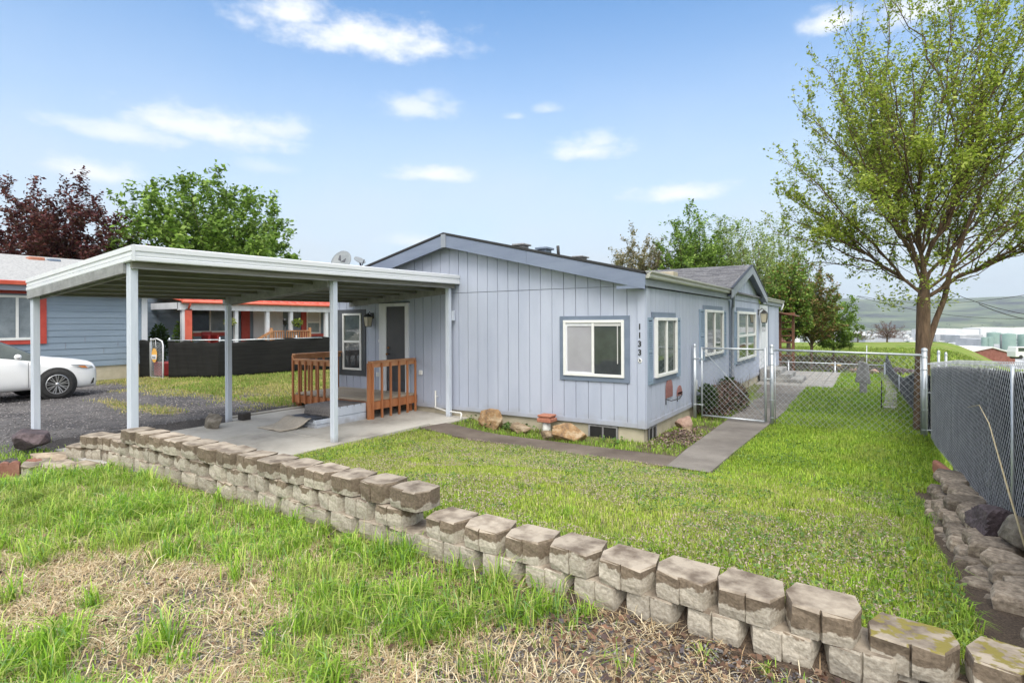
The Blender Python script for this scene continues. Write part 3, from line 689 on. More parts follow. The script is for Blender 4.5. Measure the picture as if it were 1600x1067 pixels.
# ---- windows
def window(par, w, a0, a1, z0, z1, d=.012, kind='slider', panes=('glass_blind', 'glass_dark'), mul=.5, ft=.045, frame='white_vinyl', dep=.045, name='window'):
    m = MB()
    w.box(m, a0, a1, d, d+dep, z1-ft, z1); w.box(m, a0, a1, d, d+dep, z0, z0+ft)
    w.box(m, a0, a0+ft, d, d+dep, z0+ft, z1-ft); w.box(m, a1-ft, a1, d, d+dep, z0+ft, z1-ft)
    am = a0+(a1-a0)*mul; zm = (z0+z1)/2
    if kind in ('slider', 'quad'): w.box(m, am-ft*.45, am+ft*.45, d, d+dep*.85, z0+ft, z1-ft)
    if kind == 'hung': w.box(m, a0+ft, a1-ft, d, d+dep*.85, zm-ft*.5, zm+ft*.5)
    if kind == 'quad':
        w.box(m, a0+ft, am-ft*.45, d, d+dep*.8, zm-ft*.5, zm+ft*.5); w.box(m, am+ft*.45, a1-ft, d, d+dep*.8, zm-ft*.5, zm+ft*.5)
    fr = m.build(name, frame, par, bevel=.004)
    spans = {'slider': [(a0+ft, am-ft*.45, z0+ft, z1-ft), (am+ft*.45, a1-ft, z0+ft, z1-ft)], 'hung': [(a0+ft, a1-ft, z0+ft, zm-ft*.5), (a0+ft, a1-ft, zm+ft*.5, z1-ft)],
             'quad': [(a0+ft, am-ft*.45, z0+ft, zm-ft*.5), (am+ft*.45, a1-ft, z0+ft, zm-ft*.5), (a0+ft, am-ft*.45, zm+ft*.5, z1-ft), (am+ft*.45, a1-ft, zm+ft*.5, z1-ft)], 'fixed': [(a0+ft, a1-ft, z0+ft, z1-ft)]}[kind]
    for i, (b0, b1, c0, c1) in enumerate(spans):
        q = MB(); w.box(q, b0, b1, d+.002, d+dep*.35, c0, c1)
        # sash rim
        q.build('pane', panes[i % len(panes)], fr)
    return fr
def trims(fr, w, parts, mt='trim_paint'):
    for b in parts:
        m = MB(); w.box(m, b[0], b[1], b[4] if len(b) > 4 else .0104, b[5] if len(b) > 5 else .034, b[2], b[3]); m.build('trim', mt, fr, bevel=.002)
def shutter(fr, w, a0, a1, z0, z1):
    m = MB(); f_ = .035
    for b in ((a0, a0+f_, z0, z1), (a1-f_, a1, z0, z1), (a0+f_, a1-f_, z1-f_*1.4, z1), (a0+f_, a1-f_, z0, z0+f_*1.4), (a0+f_, a1-f_, (z0+z1)/2-.03, (z0+z1)/2+.03)): w.box(m, b[0], b[1], .0104, .045, b[2], b[3])
    w.box(m, a0+f_, a1-f_, .0104, .016, z0+.04, z1-.04)
    n = 26
    for i in range(n):
        z = z0+.06+(z1-z0-.12)*i/n
        P = w.P; b = a0+f_; c = a1-f_; h = (z1-z0-.12)/n
        m.add([P(b,.040,z), P(c,.040,z), P(c,.020,z+h*.9), P(b,.020,z+h*.9), P(b,.033,z-.002), P(c,.033,z-.002), P(c,.017,z+h*.8), P(b,.017,z+h*.8)], [(0,1,2,3),(7,6,5,4),(0,4,5,1),(3,2,6,7),(0,3,7,4),(1,5,6,2)])
    m.build('shutter', 'shutter_paint', fr)
# front right window
fr = window(house, WF, -4.74, -3.57, 1.09, 2.09, panes=('glass_blind', 'glass_dark'), mul=.5, ft=.05)
fr['label'] = 'white sliding window with a blind in its left half'
trims(fr, WF, [(-4.82,-3.475,2.09,2.165), (-4.82,-3.475,1.005,1.09), (-4.82,-4.74,1.09,2.09), (-3.57,-3.475,1.09,2.09)])
m = MB(); WF.box(m, -4.13, -3.63, .029, .040, 1.985, 2.035); WF.box(m, -3.70, -3.685, .029, .036, 1.33, 1.985); m.build('blind', 'blind', fr)
m = MB(); WF.box(m, -4.69, -4.175, .029, .040, 1.985, 2.03); WF.box(m, -4.69, -4.66, .029, .045, 1.14, 1.985); WF.box(m, -4.66, -4.175, .029, .042, 1.14, 1.165); m.build('sash', 'white_paint', fr)
# narrow window by the door, with its dark surround
fr = window(house, WF, -10.70, -10.06, .95, 2.29, kind='hung', panes=('glass_dark', 'glass_green'), ft=.05)
fr['label'] = 'narrow white window on the porch'
trims(fr, WF, [(-10.95,-9.93,2.29,2.38), (-10.95,-9.93,.82,.95), (-10.95,-10.70,.95,2.29), (-10.06,-9.93,.95,2.29)], 'trim_dark')
# side windows
fr = window(house, WS, 9.60, 10.84, 1.07, 2.13, panes=('glass_green', 'glass_green'), mul=.5, ft=.055, dep=.06); fr['label'] = 'side window nearest the corner'
trims(fr, WS, [(9.46,10.84,2.13,2.225), (9.46,10.84,.965,1.07)]); shutter(fr, WS, 9.19, 9.46, .98, 2.13); shutter(fr, WS, 10.90, 11.12, .98, 2.13)
fr = window(house, WS, 13.10, 14.88, 1.26, 2.33, panes=('glass_dark', 'glass_green'), mul=.5, ft=.06, dep=.06); fr['label'] = 'middle side window'
trims(fr, WS, [(12.98,14.90,2.33,2.43), (12.98,14.90,1.16,1.26)]); shutter(fr, WS, 12.64, 13.04, 1.18, 2.33); shutter(fr, WS, 14.95, 15.28, 1.18, 2.33)
fr = window(house, WS, 16.75, 19.65, .92, 2.35, kind='quad', panes=('glass_green', 'glass_dark'), ft=.075, dep=.06); fr['label'] = 'large four pane window under the side gable'
trims(fr, WS, [(16.75,19.5,2.35,2.46), (16.70,19.6,.80,.92)]); shutter(fr, WS, 16.18, 16.68, .86, 2.35)
# ---- front door
m = MB(); w = WF
w.box(m, -9.46,-9.24,.0104,.06,.52,2.50); w.box(m, -8.66,-8.56,.0104,.06,.52,2.50); w.box(m, -9.24,-8.66,.0104,.06,2.43,2.50)
fr = m.build('door_frame', 'white_paint', house, bevel=.004)
m = MB(); w.box(m, -9.235,-8.665,.0104,.035,.53,2.425)
for (a,b_,c,d) in ((-9.18,-8.97,1.6,2.3), (-8.93,-8.72,1.6,2.3)): pass
dr = m.build('door', 'door_dark', house); dr['label'] = 'dark front door'
m = MB(); w.box(m, -9.21,-8.69,.0352,.040,.60,.75); m.build('kick_plate', 'trim_dark', dr)
m = MB(); m.lathe([(.0,-.07),(.022,-.07),(.03,-.055),(.026,-.04),(.012,-.035),(.012,-.0)], w.P(-9.18,.035,1.36), 12, 'y'); m.build('knob', 'brass', dr)
m = MB(); m.lathe([(.0,-.03),(.026,-.03),(.026,0)], w.P(-9.18,.035,1.50), 12, 'y'); m.build('deadbolt', 'brass', dr)
m = MB(); w.box(m, -9.48,-8.54,.0102,.075,2.501,2.52); m.build('drip_cap', 'black_metal', fr)
# ---- side door
m = MB(); w = WS
w.box(m, 20.55,20.70,.0104,.05,.45,2.62); w.box(m, 22.05,22.2,.0104,.05,.45,2.62); w.box(m, 20.70,22.05,.0104,.05,2.50,2.62)
fr = m.build('door_frame', 'white_paint', house)
m = MB(); w.box(m, 20.70,22.05,.0104,.03,.45,2.50); dr = m.build('door', 'white_paint', house); dr['label'] = 'white side door'
m = MB(); w.box(m, 20.95,21.8,.0302,.035,1.7,2.35); m.build('door_window', 'glass_dark', dr)
# ---- wall lanterns
def lantern(w, a, z, s, nm):
    m = MB(); P = w.P
    w.box(m, a-.05*s, a+.05*s, .0104, .03, z-.02*s, z+.12*s)
    m.tube([P(a,.03,z+.08*s), P(a,.10*s,z+.14*s), P(a,.15*s,z+.10*s)], .010*s, 6)
    def ring(r, zz): return [P(a-r, .15*s-r, zz), P(a+r, .15*s-r, zz), P(a+r, .15*s+r, zz), P(a-r, .15*s+r, zz)]
    def fr_(r0, z0, r1, z1): m.add(ring(r0, z0)+ring(r1, z1), [(0,3,2,1),(4,5,6,7),(0,1,5,4),(1,2,6,5),(2,3,7,6),(3,0,4,7)])
    fr_(.085*s, z+.02*s, .02*s, z+.10*s); fr_(.055*s, z-.22*s, .06*s, z-.205*s)
    b, t = ring(.055*s, z-.205*s), ring(.078*s, z+.02*s)
    for i in range(4): m.tube([b[i], t[i]], .006*s, 4)
    L_ = m.build('wall_lantern', 'black_metal', house); L_['label'] = nm
    g = MB(); g.add(ring(.05*s, z-.20*s)+ring(.072*s, z+.015*s), [(0,3,2,1),(4,5,6,7),(0,1,5,4),(1,2,6,5),(2,3,7,6),(3,0,4,7)]); g.build('lantern_glass', 'lamp_glass', L_)
lantern(WF, -9.72, 2.18, .95, 'small black porch lantern'); lantern(WS, 20.35, 2.30, 1.35, 'black lantern by the side door')
# ---- outlet boxes
for a, z in ((-8.22, .98), (-9.52, .88)):
    m = MB(); WF.box(m, a-.05, a+.05, .0104, .05, z-.05, z+.05); m.build('outlet_cover', 'white_vinyl', house, bevel=.01)
m = MB(); WF.box(m, -9.51,-9.47,.0104,.03,1.62,1.68); m.build('doorbell', 'white_vinyl', house)
m = MB(); WS.box(m, 12.25,12.33,.0104,.06,.55,.80); m.build('meter_cover', 'white_vinyl', house, bevel=.01)
# ---- house number
def text(par, s, loc, size, rot, mt, name, depth=.004):
    c = D.curves.new(name, 'FONT'); c.body = s; c.size = size; c.extrude = depth; c.align_x = 'CENTER'; c.offset = size*.02
    o = D.objects.new(name, c); col.objects.link(o); dg = bpy.context.evaluated_depsgraph_get()
    me = D.meshes.new_from_object(o.evaluated_get(dg)); D.objects.remove(o); D.curves.remove(c)
    o = link(name, me, par); me.materials.clear(); me.materials.append(MATS[mt]); o.location = Vector(loc)-rootloc(par); o.rotation_euler = rot; return o
for i, ch in enumerate('1133'):
    text(house, ch, (-3.29, FY-.045, 1.93-i*.145), .135, (R(90), 0, 0), 'black_metal', 'house_number')
m = MB()
for i in range(7):
    t = i*.9; m.lathe([(0,-.004),(.014,-.004),(.014,.004)], (-3.29+.026*math.cos(t), FY-.042, 1.40+.03*math.sin(t)), 7, 'y')
m.build('flower_plaque', 'white_vinyl', house)
m = MB(); m.lathe([(0,-.006),(.012,-.006),(.012,.004)], (-3.285, FY-.046, 1.395), 7, 'y'); m.lathe([(0,-.006),(.009,-.006),(.009,.004)], (-3.30, FY-.046, 1.425), 7, 'y'); m.build('plaque_mark', 'dark_mark', house)
# ================================================================== things fixed or leaning on the house front
m = MB(); z = .16
m.tube([(-7.78,9.09,.62),(-7.78,9.09,.30),(-7.76,9.05,.27),(-7.4,8.98,.235),(-6.98,8.93,.235),(-6.94,8.90,.22),(-6.94,8.86,.06)], .018, 8)
m.tube([(-7.72,9.11,.48),(-7.72,9.07,.50),(-7.70,9.05,.52)], .008, 6)
tag(m.build('drain_pipe', 'pvc', loc=(-7.4,9.0,.1)), 'thin white drain pipe bent along the foundation behind the carport post', 'pipe')
t = thing('downpipe_boot', 'white pipe stub topped with a brick red cap between the two front rocks', 'pipe', (-5.0, 8.93, .03))
m = MB(); m.tube([(-5.0,8.93,-.05),(-5.0,8.93,.24)], .075, 14); m.build('pipe', 'pvc', t)
m = MB(); m.box(-5.14,-4.86,8.81,9.08,.24,.31); m.box(-5.12,-4.88,8.83,9.06,.31,.335); m.box(-5.135,-4.865,8.82,9.07,.335,.37); m.build('cap', 'terracotta', t, bevel=.01)
t = thing('wall_planter', 'rusty red metal wall ornament with two arched panels below the corner window', 'wall ornament', (SX, 10.6, .6))
def arch(m, w, a0, a1, z0, z1, d):
    r = (a1-a0)/2; c = (a0+a1)/2; pts = [(a0, z0), (a1, z0)]+[(c+r*math.cos(q), z1-r+r*math.sin(q)) for q in np.linspace(0, math.pi, 9)]
    w.poly(m, pts, d, d+.012)
    for k in range(9):
        zz = z0+.03+k*(z1-r-z0)/8; w.box(m, a0+.01, a1-.01, d+.0122, d+.018, zz, zz+.012)
for (a0, a1, z0, z1, nm) in ((10.22,10.62,.64,1.00,'tall_panel'), (10.92,11.26,.60,.80,'short_panel')):
    m = MB(); arch(m, WS, a0, a1, z0, z1, .02); m.build(nm, 'rust_metal', t)
m = MB(); P = WS.P
m.tube([P(10.24,.03,.62), P(10.24,.12,.60), P(10.62,.16,.60), P(10.95,.12,.64), P(10.95,.03,.66)], .009, 6); m.tube([P(10.24,.02,.64), P(10.24,.02,.52)], .009, 6); m.tube([P(10.93,.03,.62), P(10.93,.03,.50)], .009, 6); m.build('bracket', 'black_metal', t)
# satellite dishes
def dish(cx, cy, cz, rx, rz_, yaw, tilt, label, mark):
    t = thing('satellite_dish', label, 'satellite dish', (cx, cy, cz-.75)); M = Matrix.Translation((cx, cy, cz)) @ Matrix.Rotation(R(yaw), 4, 'Z') @ Matrix.Rotation(R(tilt), 4, 'X')
    m = MB(); V = []; F_ = []; n = 24; K = 6
    for i in range(K+1):
        r = i/K
        for j in range(n):
            q = 2*math.pi*j/n; V.append(tuple(M @ Vector((rx*r*math.cos(q), .07*(1-r*r)*2*rx-.0, rz_*r*math.sin(q)))))
    for i in range(K):
        for j in range(n): F_.append((i*n+j, i*n+(j+1) % n, (i+1)*n+(j+1) % n, (i+1)*n+j))
    m.add(V, F_, 0, True)
    o = m.build('reflector', 'dish', t); so = o.modifiers.new('s', 'SOLIDIFY'); so.thickness = .012
    m = MB(); b = M @ Vector((0, .12*rx*2, -rz_*.15)); m.tube([b, (b.x+.05, b.y+.1, cz-.45), (b.x+.05, b.y+.1, cz-.95)], .022, 8)
    f0 = M @ Vector((0, .05, -rz_*.95)); f1 = M @ Vector((0, -rx*.9, -rz_*1.1)); m.tube([f0, f1], .012, 6); m.build('mast', 'dark_mark', t)
    if mark:
        m = MB()
        for pts in ([(-.10,.05),(-.02,.02),(-.06,.18),(-.10,.20)], [(.0,.0),(.10,-.02),(.11,.09),(.06,.05)]):
            m.prism([M @ Vector((x*rx/.28, .03, z*rz_/.30)) for x, z in pts], M.to_3x3() @ Vector((0, -.022, 0)))
        m.build('emblem', 'dark_mark', t)
p = at(533, 405, 'y', 9.9); dish(p.x, 9.9, p.z-.05, .27, .33, 25, -30, 'large grey satellite dish with a dark emblem above the carport roof', True)
p = at(562, 408, 'y', 10.1); dish(p.x, 10.1, p.z+.02, .14, .20, 75, -60, 'small tilted satellite dish to the right of the large one', False)
# ================================================================== carport
cp = thing('carport', 'open carport with grey painted posts and a white metal edged flat roof beside the house', 'carport', (-8.8, 6, .12))
CX0, CX1, CY0, CY1 = -10.40, -7.14, 3.03, FY-.02
def ctop(x, y): return np.interp(x, [CX0, CX1], [2.735, 2.975])+.0105*(y-3.03)
for X_ in (-7.32, -10.33):
    for Y_ in (3.12, 6.05, 8.97):
        if X_ < -9 and Y_ > 8: continue
        m = MB(); w = .046; zb = hz(X_, Y_)-.15 if X_ < -9 else (.12 if Y_ > 4 else -.1); zt = float(ctop(X_, Y_))-.19
        m.box(X_-w, X_+w*.15, Y_-w, Y_+w, zb, zt); m.box(X_+w*.19, X_+w, Y_-w+.004, Y_+w-.003, zb, zt-.0015*3)
        m.build('post', 'post_paint', cp, bevel=.004)
m = MB(); m.box(-7.30, -7.25, 9.03, 9.10, 2.1, 2.3); m.build('hinge_block', 'post_paint', cp, bevel=.006)
# cross beams (along x) at each post row: two boards
for Y_ in (3.12, 6.05, 9.06):
    m = MB()
    for yy in (Y_-.085, Y_+.05) if Y_ < 9 else (Y_-.03,):
        za, zb = ctop(CX0+.03, Y_)-.19, ctop(CX1-.22, Y_)-.19
        h = .17 if Y_ > 4 else .12
        m.hexa([(CX0+.02,yy,za-h),(CX1-.22,yy,zb-h),(CX1-.22,yy+.038,zb-h),(CX0+.02,yy+.038,za-h),(CX0+.02,yy,za),(CX1-.22,yy,zb),(CX1-.22,yy+.038,zb),(CX0+.02,yy+.038,za)])
    m.build('beam', 'beam_paint', cp, bevel=.003)
# purlins (along y)
for i in range(7):
    x = CX0+.1+i*(CX1-CX0-.22)/6; m = MB(); h = .15
    za, zb = ctop(x, CY0)-.10, ctop(x, CY1)-.10
    m.hexa([(x-.02,CY0+.05,za-h),(x+.02,CY0+.05,za-h),(x+.02,CY1-.05,zb-h),(x-.02,CY1-.05,zb-h),(x-.02,CY0+.05,za),(x+.02,CY0+.05,za),(x+.02,CY1-.05,zb),(x-.02,CY1-.05,zb)])
    m.hexa([(x-.035,CY0+.052,za-h-.014),(x+.035,CY0+.052,za-h-.014),(x+.035,CY1-.052,zb-h-.014),(x-.035,CY1-.052,zb-h-.014),(x-.035,CY0+.052,za-h),(x+.035,CY0+.052,za-h),(x+.035,CY1-.052,zb-h),(x-.035,CY1-.052,zb-h)], 1)
    m.build('purlin', ['beam_dark', 'beam_paint'], cp)
# roof sheet with shallow ribs running along y
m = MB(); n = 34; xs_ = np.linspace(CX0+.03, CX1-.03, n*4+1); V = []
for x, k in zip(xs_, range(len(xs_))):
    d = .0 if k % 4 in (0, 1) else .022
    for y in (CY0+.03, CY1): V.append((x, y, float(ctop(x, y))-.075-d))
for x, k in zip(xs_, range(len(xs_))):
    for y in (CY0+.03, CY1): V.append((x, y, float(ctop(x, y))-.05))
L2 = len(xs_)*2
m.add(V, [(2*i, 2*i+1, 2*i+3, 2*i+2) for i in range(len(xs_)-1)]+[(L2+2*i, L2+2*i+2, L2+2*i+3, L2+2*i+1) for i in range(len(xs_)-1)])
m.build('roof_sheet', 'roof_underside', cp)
# stepped metal edge
def edge(p0, p1, out):
    m = MB(); p0, p1, out = Vector(p0), Vector(p1), Vector(out)
    prof = [(0,0),(.02,0),(.045,-.012),(.045,-.070),(.030,-.078),(.030,-.088),(.036,-.092),(.036,-.125),(.028,-.132),(.042,-.142),(.042,-.180),(.034,-.190),(0,-.190)]
    a = [p0+out*q+Vector((0,0,z)) for q, z in prof]; b_ = [p1+out*q+Vector((0,0,z)) for q, z in prof]; n = len(prof)
    m.add(a+b_, [tuple(range(n)), tuple(range(n, 2*n))[::-1]]+[(i, i+n, (i+1) % n+n, (i+1) % n) for i in range(n)])
    return m.build('roof_edge', 'metal_fascia', cp)
z = lambda x, y: float(ctop(x, y))
edge((CX1-.045, CY0+.0455, z(CX1,CY0)), (CX1-.045, CY1, z(CX1,CY1)), (1,0,0))
edge((CX0, CY0+.045, z(CX0,CY0)), (CX1, CY0+.045, z(CX1,CY0)), (0,-1,0))
edge((CX0+.045, CY0+.0455, z(CX0,CY0)), (CX0+.045, CY1, z(CX0,CY1)), (-1,0,0))
# ================================================================== porch deck, rails, steps
dk = thing('porch_deck', 'small wooden porch deck with reddish cedar railings at the front door', 'porch', (-9.5, 8.4, .12))
DX0, DX1, DY0, DZ = -10.74, -8.37, 7.80, .53
m = MB()
for i in range(9):
    y = DY0+.02+i*.148; m.box(DX0, DX1, y, y+.142, DZ-.038, DZ-.001*(i % 3))
m.build('decking', 'deck_board', dk, bevel=.003)
m = MB()
for b in ((DX0, DX1-.002, DY0-.04, DY0), (DX1, DX1+.04, DY0-.04, 9.12), (DX0-.04, DX0, DY0-.04, 9.12)):
    m = MB(); m.box(*b, .33, DZ-.04); m.build('skirt_board', 'cedar', dk)
for x, y in ((DX0+.06, DY0+.06), (DX1-.08, DY0+.06), (DX1-.08, 9.0), (DX0+.06, 9.0), (-9.36, DY0+.06), (-9.5, 8.9)):
    m = MB(); m.box(x-.045, x+.045, y-.045, y+.045, .08, DZ-.04); m.build('deck_leg', 'cedar', dk)
def rail(p0, p1, zt, zb, n, out, capdrop=0, sk=.045, ends=True):
    p0, p1, out = Vector(p0), Vector(p1), Vector(out); d = (p1-p0)
    m = MB(); m.beam((*p0.xy, zt-.02), (*p1.xy, zt-.02), .10, .038); m.beam((*(p0+out*.02).xy, zt-.085), (*(p1+out*.02).xy, zt-.085), .038, .088)
    m.build('handrail', 'cedar_top', dk, bevel=.003)
    for i in range(n):
        q = p0+d*((i+.15)/(n-.7)); q = q+out*.062
        m = MB(); m.box(q.x-.019, q.x+.019, q.y-.019, q.y+.019, zb, zt-.045); m.build('baluster', 'cedar', dk, bevel=.002)
rail((DX1+.0, DY0-.02, 0), (DX1+.0, 9.08, 0), 1.30, .14, 6, (1,0,0))
rail((DX0, DY0-.0, 0), (-9.42, DY0-.0, 0), 1.285, .32, 7, (0,-1,0))
rail((DX0-.0, DY0-.03, 0), (DX0-.0, 9.08, 0), 1.39, .32, 7, (-1,0,0))
for x, y in ((DX1+.03, DY0-.05),): 
    m = MB(); m.box(x-.05, x+.02, y-.02, y+.05, .12, 1.26); m.build('rail_post', 'cedar', dk, bevel=.003)
st = thing('porch_steps', 'two grey painted wooden steps covered with dark carpet in front of the porch', 'steps', (-8.9, 7.2, .12))
SX0, SX1 = -9.22, -8.45
for (y0, y1, za, zb) in ((6.98, 7.755, .12, .485), (6.58, 6.98, .12, .31)):
    m = MB(); hh = (zb-za)/2
    m.box(SX0, SX1, y0, y1-.002, za+.005, zb-.02)
    for k in range(2): m.box(SX1, SX1+.02, y0+.003, y1-.003, za+.008+k*hh, za+hh*(k+1)-.006)
    for k in range(2): m.box(SX0, SX1, y0-.018, y0, za+.008+k*hh, za+hh*(k+1)-.006)
    m.build('step_box', 'post_paint', st, bevel=.003)
m = MB()
V = []; n = 14
prof = [(7.75,.485),(7.3,.488),(6.96,.485),(6.935,.47),(6.93,.39),(6.92,.345)]
for y, z_ in prof:
    for i in range(n): V.append((SX0-.02+(SX1-SX0+.02)*i/(n-1), y+random.uniform(-.008,.008), z_+random.uniform(-.004,.006)))
m.add(V, [(j*n+i, j*n+i+1, (j+1)*n+i+1, (j+1)*n+i) for j in range(len(prof)-1) for i in range(n-1)], 0, True)
for i in range(26): x = SX0+(SX1-SX0)*i/25; m.tube([(x,6.922,.355),(x+random.uniform(-.01,.01),6.912,.325-random.random()*.03)], .005, 4)
o = m.build('carpet', 'grey_carpet', st); s_ = o.modifiers.new('s', 'SOLIDIFY'); s_.thickness = .012; s_.offset = 1
m = MB(); 
for i in range(4): m.tube([(SX1+.024,7.1+i*.17,.50),(SX1+.028,7.1+i*.17,.455)], .005, 4)
m.build('carpet_tack', 'dark_mark', st)
def sheet(name, prof, x0, x1, mt, label, cat, wob=.01, n=16, loc=None, skew=0, th=.01):
    m = MB(); V = []
    for j, (y, z_) in enumerate(prof):
        for i in range(n): V.append((x0+(x1-x0)*i/(n-1)+skew*j/len(prof)+random.uniform(-wob,wob)*.5, y+random.uniform(-wob,wob)*.4, z_+.006*math.sin(i*.9+j)+random.uniform(0,wob)*.3))
    m.add(V, [(j*n+i, j*n+i+1, (j+1)*n+i+1, (j+1)*n+i) for j in range(len(prof)-1) for i in range(n-1)], 0, True)
    o = m.build(name, mt, loc=loc or ((x0+x1)/2, prof[0][0], .12)); s_ = o.modifiers.new('s', 'SOLIDIFY'); s_.thickness = th; s_.offset = 1
    return tag(o, label, cat)
sheet('rubber_mat', [(6.91,.315),(6.8,.318),(6.6,.32),(6.55,.31),(6.52,.29)], SX0-.02, SX1-.05, 'mat_black', 'shiny blue black rubber mat on the lowest porch step', 'mat')
sheet('beige_rug', [(6.57,.33),(6.50,.30),(6.42,.24),(6.30,.198),(6.15,.192),(5.98,.19)], SX0-.05, SX1-.12, 'mat_beige', 'beige rug draped from the lowest step onto the concrete slab', 'rug', skew=-.1)
# ================================================================== block retaining wall
BW, BH = .301, .133
blocks = []
def block_mesh(seed, w=BW+.004, d=.21, h=BH, long=False):
    r = random.Random(seed); j = lambda a=.004: r.uniform(-a, a)
    # plan: tapered back, split face with a groove in the middle
    hw = w/2
    plan = [(-hw*.80+j(), d), (hw*.80+j(), d), (hw*.985, .095+j(.008)), (hw*.76+j(.01), -.020+j(.006)), (.009+j(.002), -.030+j(.005)), (.004, -.016), (-.002, -.030+j(.005)), (-hw*.78+j(.01), -.022+j(.006)), (-hw*.985, .080+j(.008))]
    if long: plan = [(-hw+.03, d), (hw-.03, d), (hw-.01, .02), (.02, -.035+j()), (-hw+.01, .01)]
    n = len(plan); V = []; lv = [0, .3, .68, .93, 1.0]
    for q in lv:
        for (x, y) in plan:
            ins = .93 if q in (0, 1.0) else 1.0
            front = y < .0
            V.append((x*(.985 if q in (0, 1) else 1)+j(.0025), (y+(.009 if q in (0, 1) else 0)+(j(.005) if front else j(.002))), h*q+(j(.003) if q == 1 else 0)))
    F_ = [tuple(range(n))[::-1], tuple(range((len(lv)-1)*n, len(lv)*n))]
    for k in range(len(lv)-1):
        for i in range(n): F_.append((k*n+i, k*n+(i+1) % n, (k+1)*n+(i+1) % n, (k+1)*n+i))
    me = D.meshes.new('block'); me.from_pydata(V, [], F_); me.materials.append(MATS['wall_block']); me.update(); return me
BM = [block_mesh(i) for i in range(9)]; BL = [block_mesh(40+i, .46, .24, .13, True) for i in range(3)]
def put_block(par, x, y, z, rz=0, me=None, damp=.06, moss=0, nm='block', sc_=1):
    o = D.objects.new(nm, me or random.choice(BM)); col.objects.link(o); o.parent = par
    o.location = Vector((x, y, z))-rootloc(par); o.rotation_euler = (R(random.uniform(-1.2, 1.2)), R(random.uniform(-1.2, 1.2)), R(rz+random.uniform(-3, 3)))
    o.scale = (sc_, 1, 1)
    o['damp'] = float(damp); o['moss'] = float(moss); return o
bw = thing('block_wall', 'long low retaining wall of stacked brown grey concrete blocks crossing the lawn', 'retaining wall', (-3, 2.85, .5))
WY = 2.77
ZT1, ZT2 = .797, .932
# three courses left of x = -2.75, two courses to the right
i = 0; x = -7.0
xr = [-2.65-(BW+.003)*k for k in range(14)]
for k, x in enumerate(xr):
    put_block(bw, x, WY+random.uniform(-.008,.008), ZT2-BH+random.uniform(-.004,.003), -3, damp=.052+random.uniform(-.045,.02), nm='cap_block')
x = -2.315
caps = []
while x < -.08:
    put_block(bw, x, WY+random.uniform(-.008,.008), ZT1-BH+random.uniform(-.004,.003), -3, damp=.058+random.uniform(-.025,.03), nm='cap_block'); caps.append(x); x += BW+.002
xe = caps[-1]+BW/2
for c, (z, y) in enumerate(((ZT1-BH, WY+.012), (ZT1-2*BH, WY+.006))):
    xc = [-2.65-.304*(k-(.5 if c != 1 else 0)) for k in range(1, 15)]
    if c: xc += [-2.65, -2.42 if c == 1 else -2.35]+[-2.315+.303*(k+(.5 if c == 1 else 0)) for k in range(0 if c == 1 else 1, 8)]
    for x in xc:
        put_block(bw, x, y, z-.001, -2, damp=(.095 if c < 1 else .135)+random.uniform(-.02,.03), nm='block')
# stepped right end: mossy cap blocks one course lower
for k, (x, y, rz, s_) in enumerate(((.13, 2.80, -9, 1.05), (.47, 2.78, -14, 1.15), (.83, 2.72, -8, 1.1))):
    o = put_block(bw, x, y, ZT1-BH-.06, rz, damp=.06, moss=1.3, nm='cap_block', sc_=s_*1.0); o['label'] = 'mossy end block one course lower'
    put_block(bw, x-.08, y+.04, ZT1-2*BH-.06, rz, damp=.14)
# curved end on the left: terraces stepping down
te = thing('terraced_wall_end', 'curved terraced end of the block wall stepping down beside the driveway', 'retaining wall', (-7.5, 2.75, .4))
for (x, y, z, r_) in ((-6.92,2.79,ZT1-BH,-4), (-7.18,2.78,ZT1-BH,6), (-7.44,2.72,ZT1-BH,12),
                      (-6.85,2.80,ZT1-2*BH,0), (-7.12,2.80,ZT1-2*BH,4), (-7.40,2.76,ZT1-2*BH,10), (-7.68,2.68,ZT1-2*BH,14)):
    put_block(te, x, y, z, r_, damp=.05 if z > .6 else .10, nm='block')
for (x, y, z, r_) in ((-6.98,2.60,.30,4), (-7.32,2.50,.30,4), (-7.66,2.40,.29,-4), (-7.98,2.31,.28,-10)):
    o = put_block(te, x, y, z+.08, r_, me=random.choice(BL), damp=.09, nm='slab_block')
for (x, y, z, r_) in ((-7.15,2.52,.24,4), (-7.5,2.42,.23,0), (-7.85,2.30,.22,-8)):
    put_block(te, x, y, z, r_, me=random.choice(BL), damp=.09, nm='slab_block')
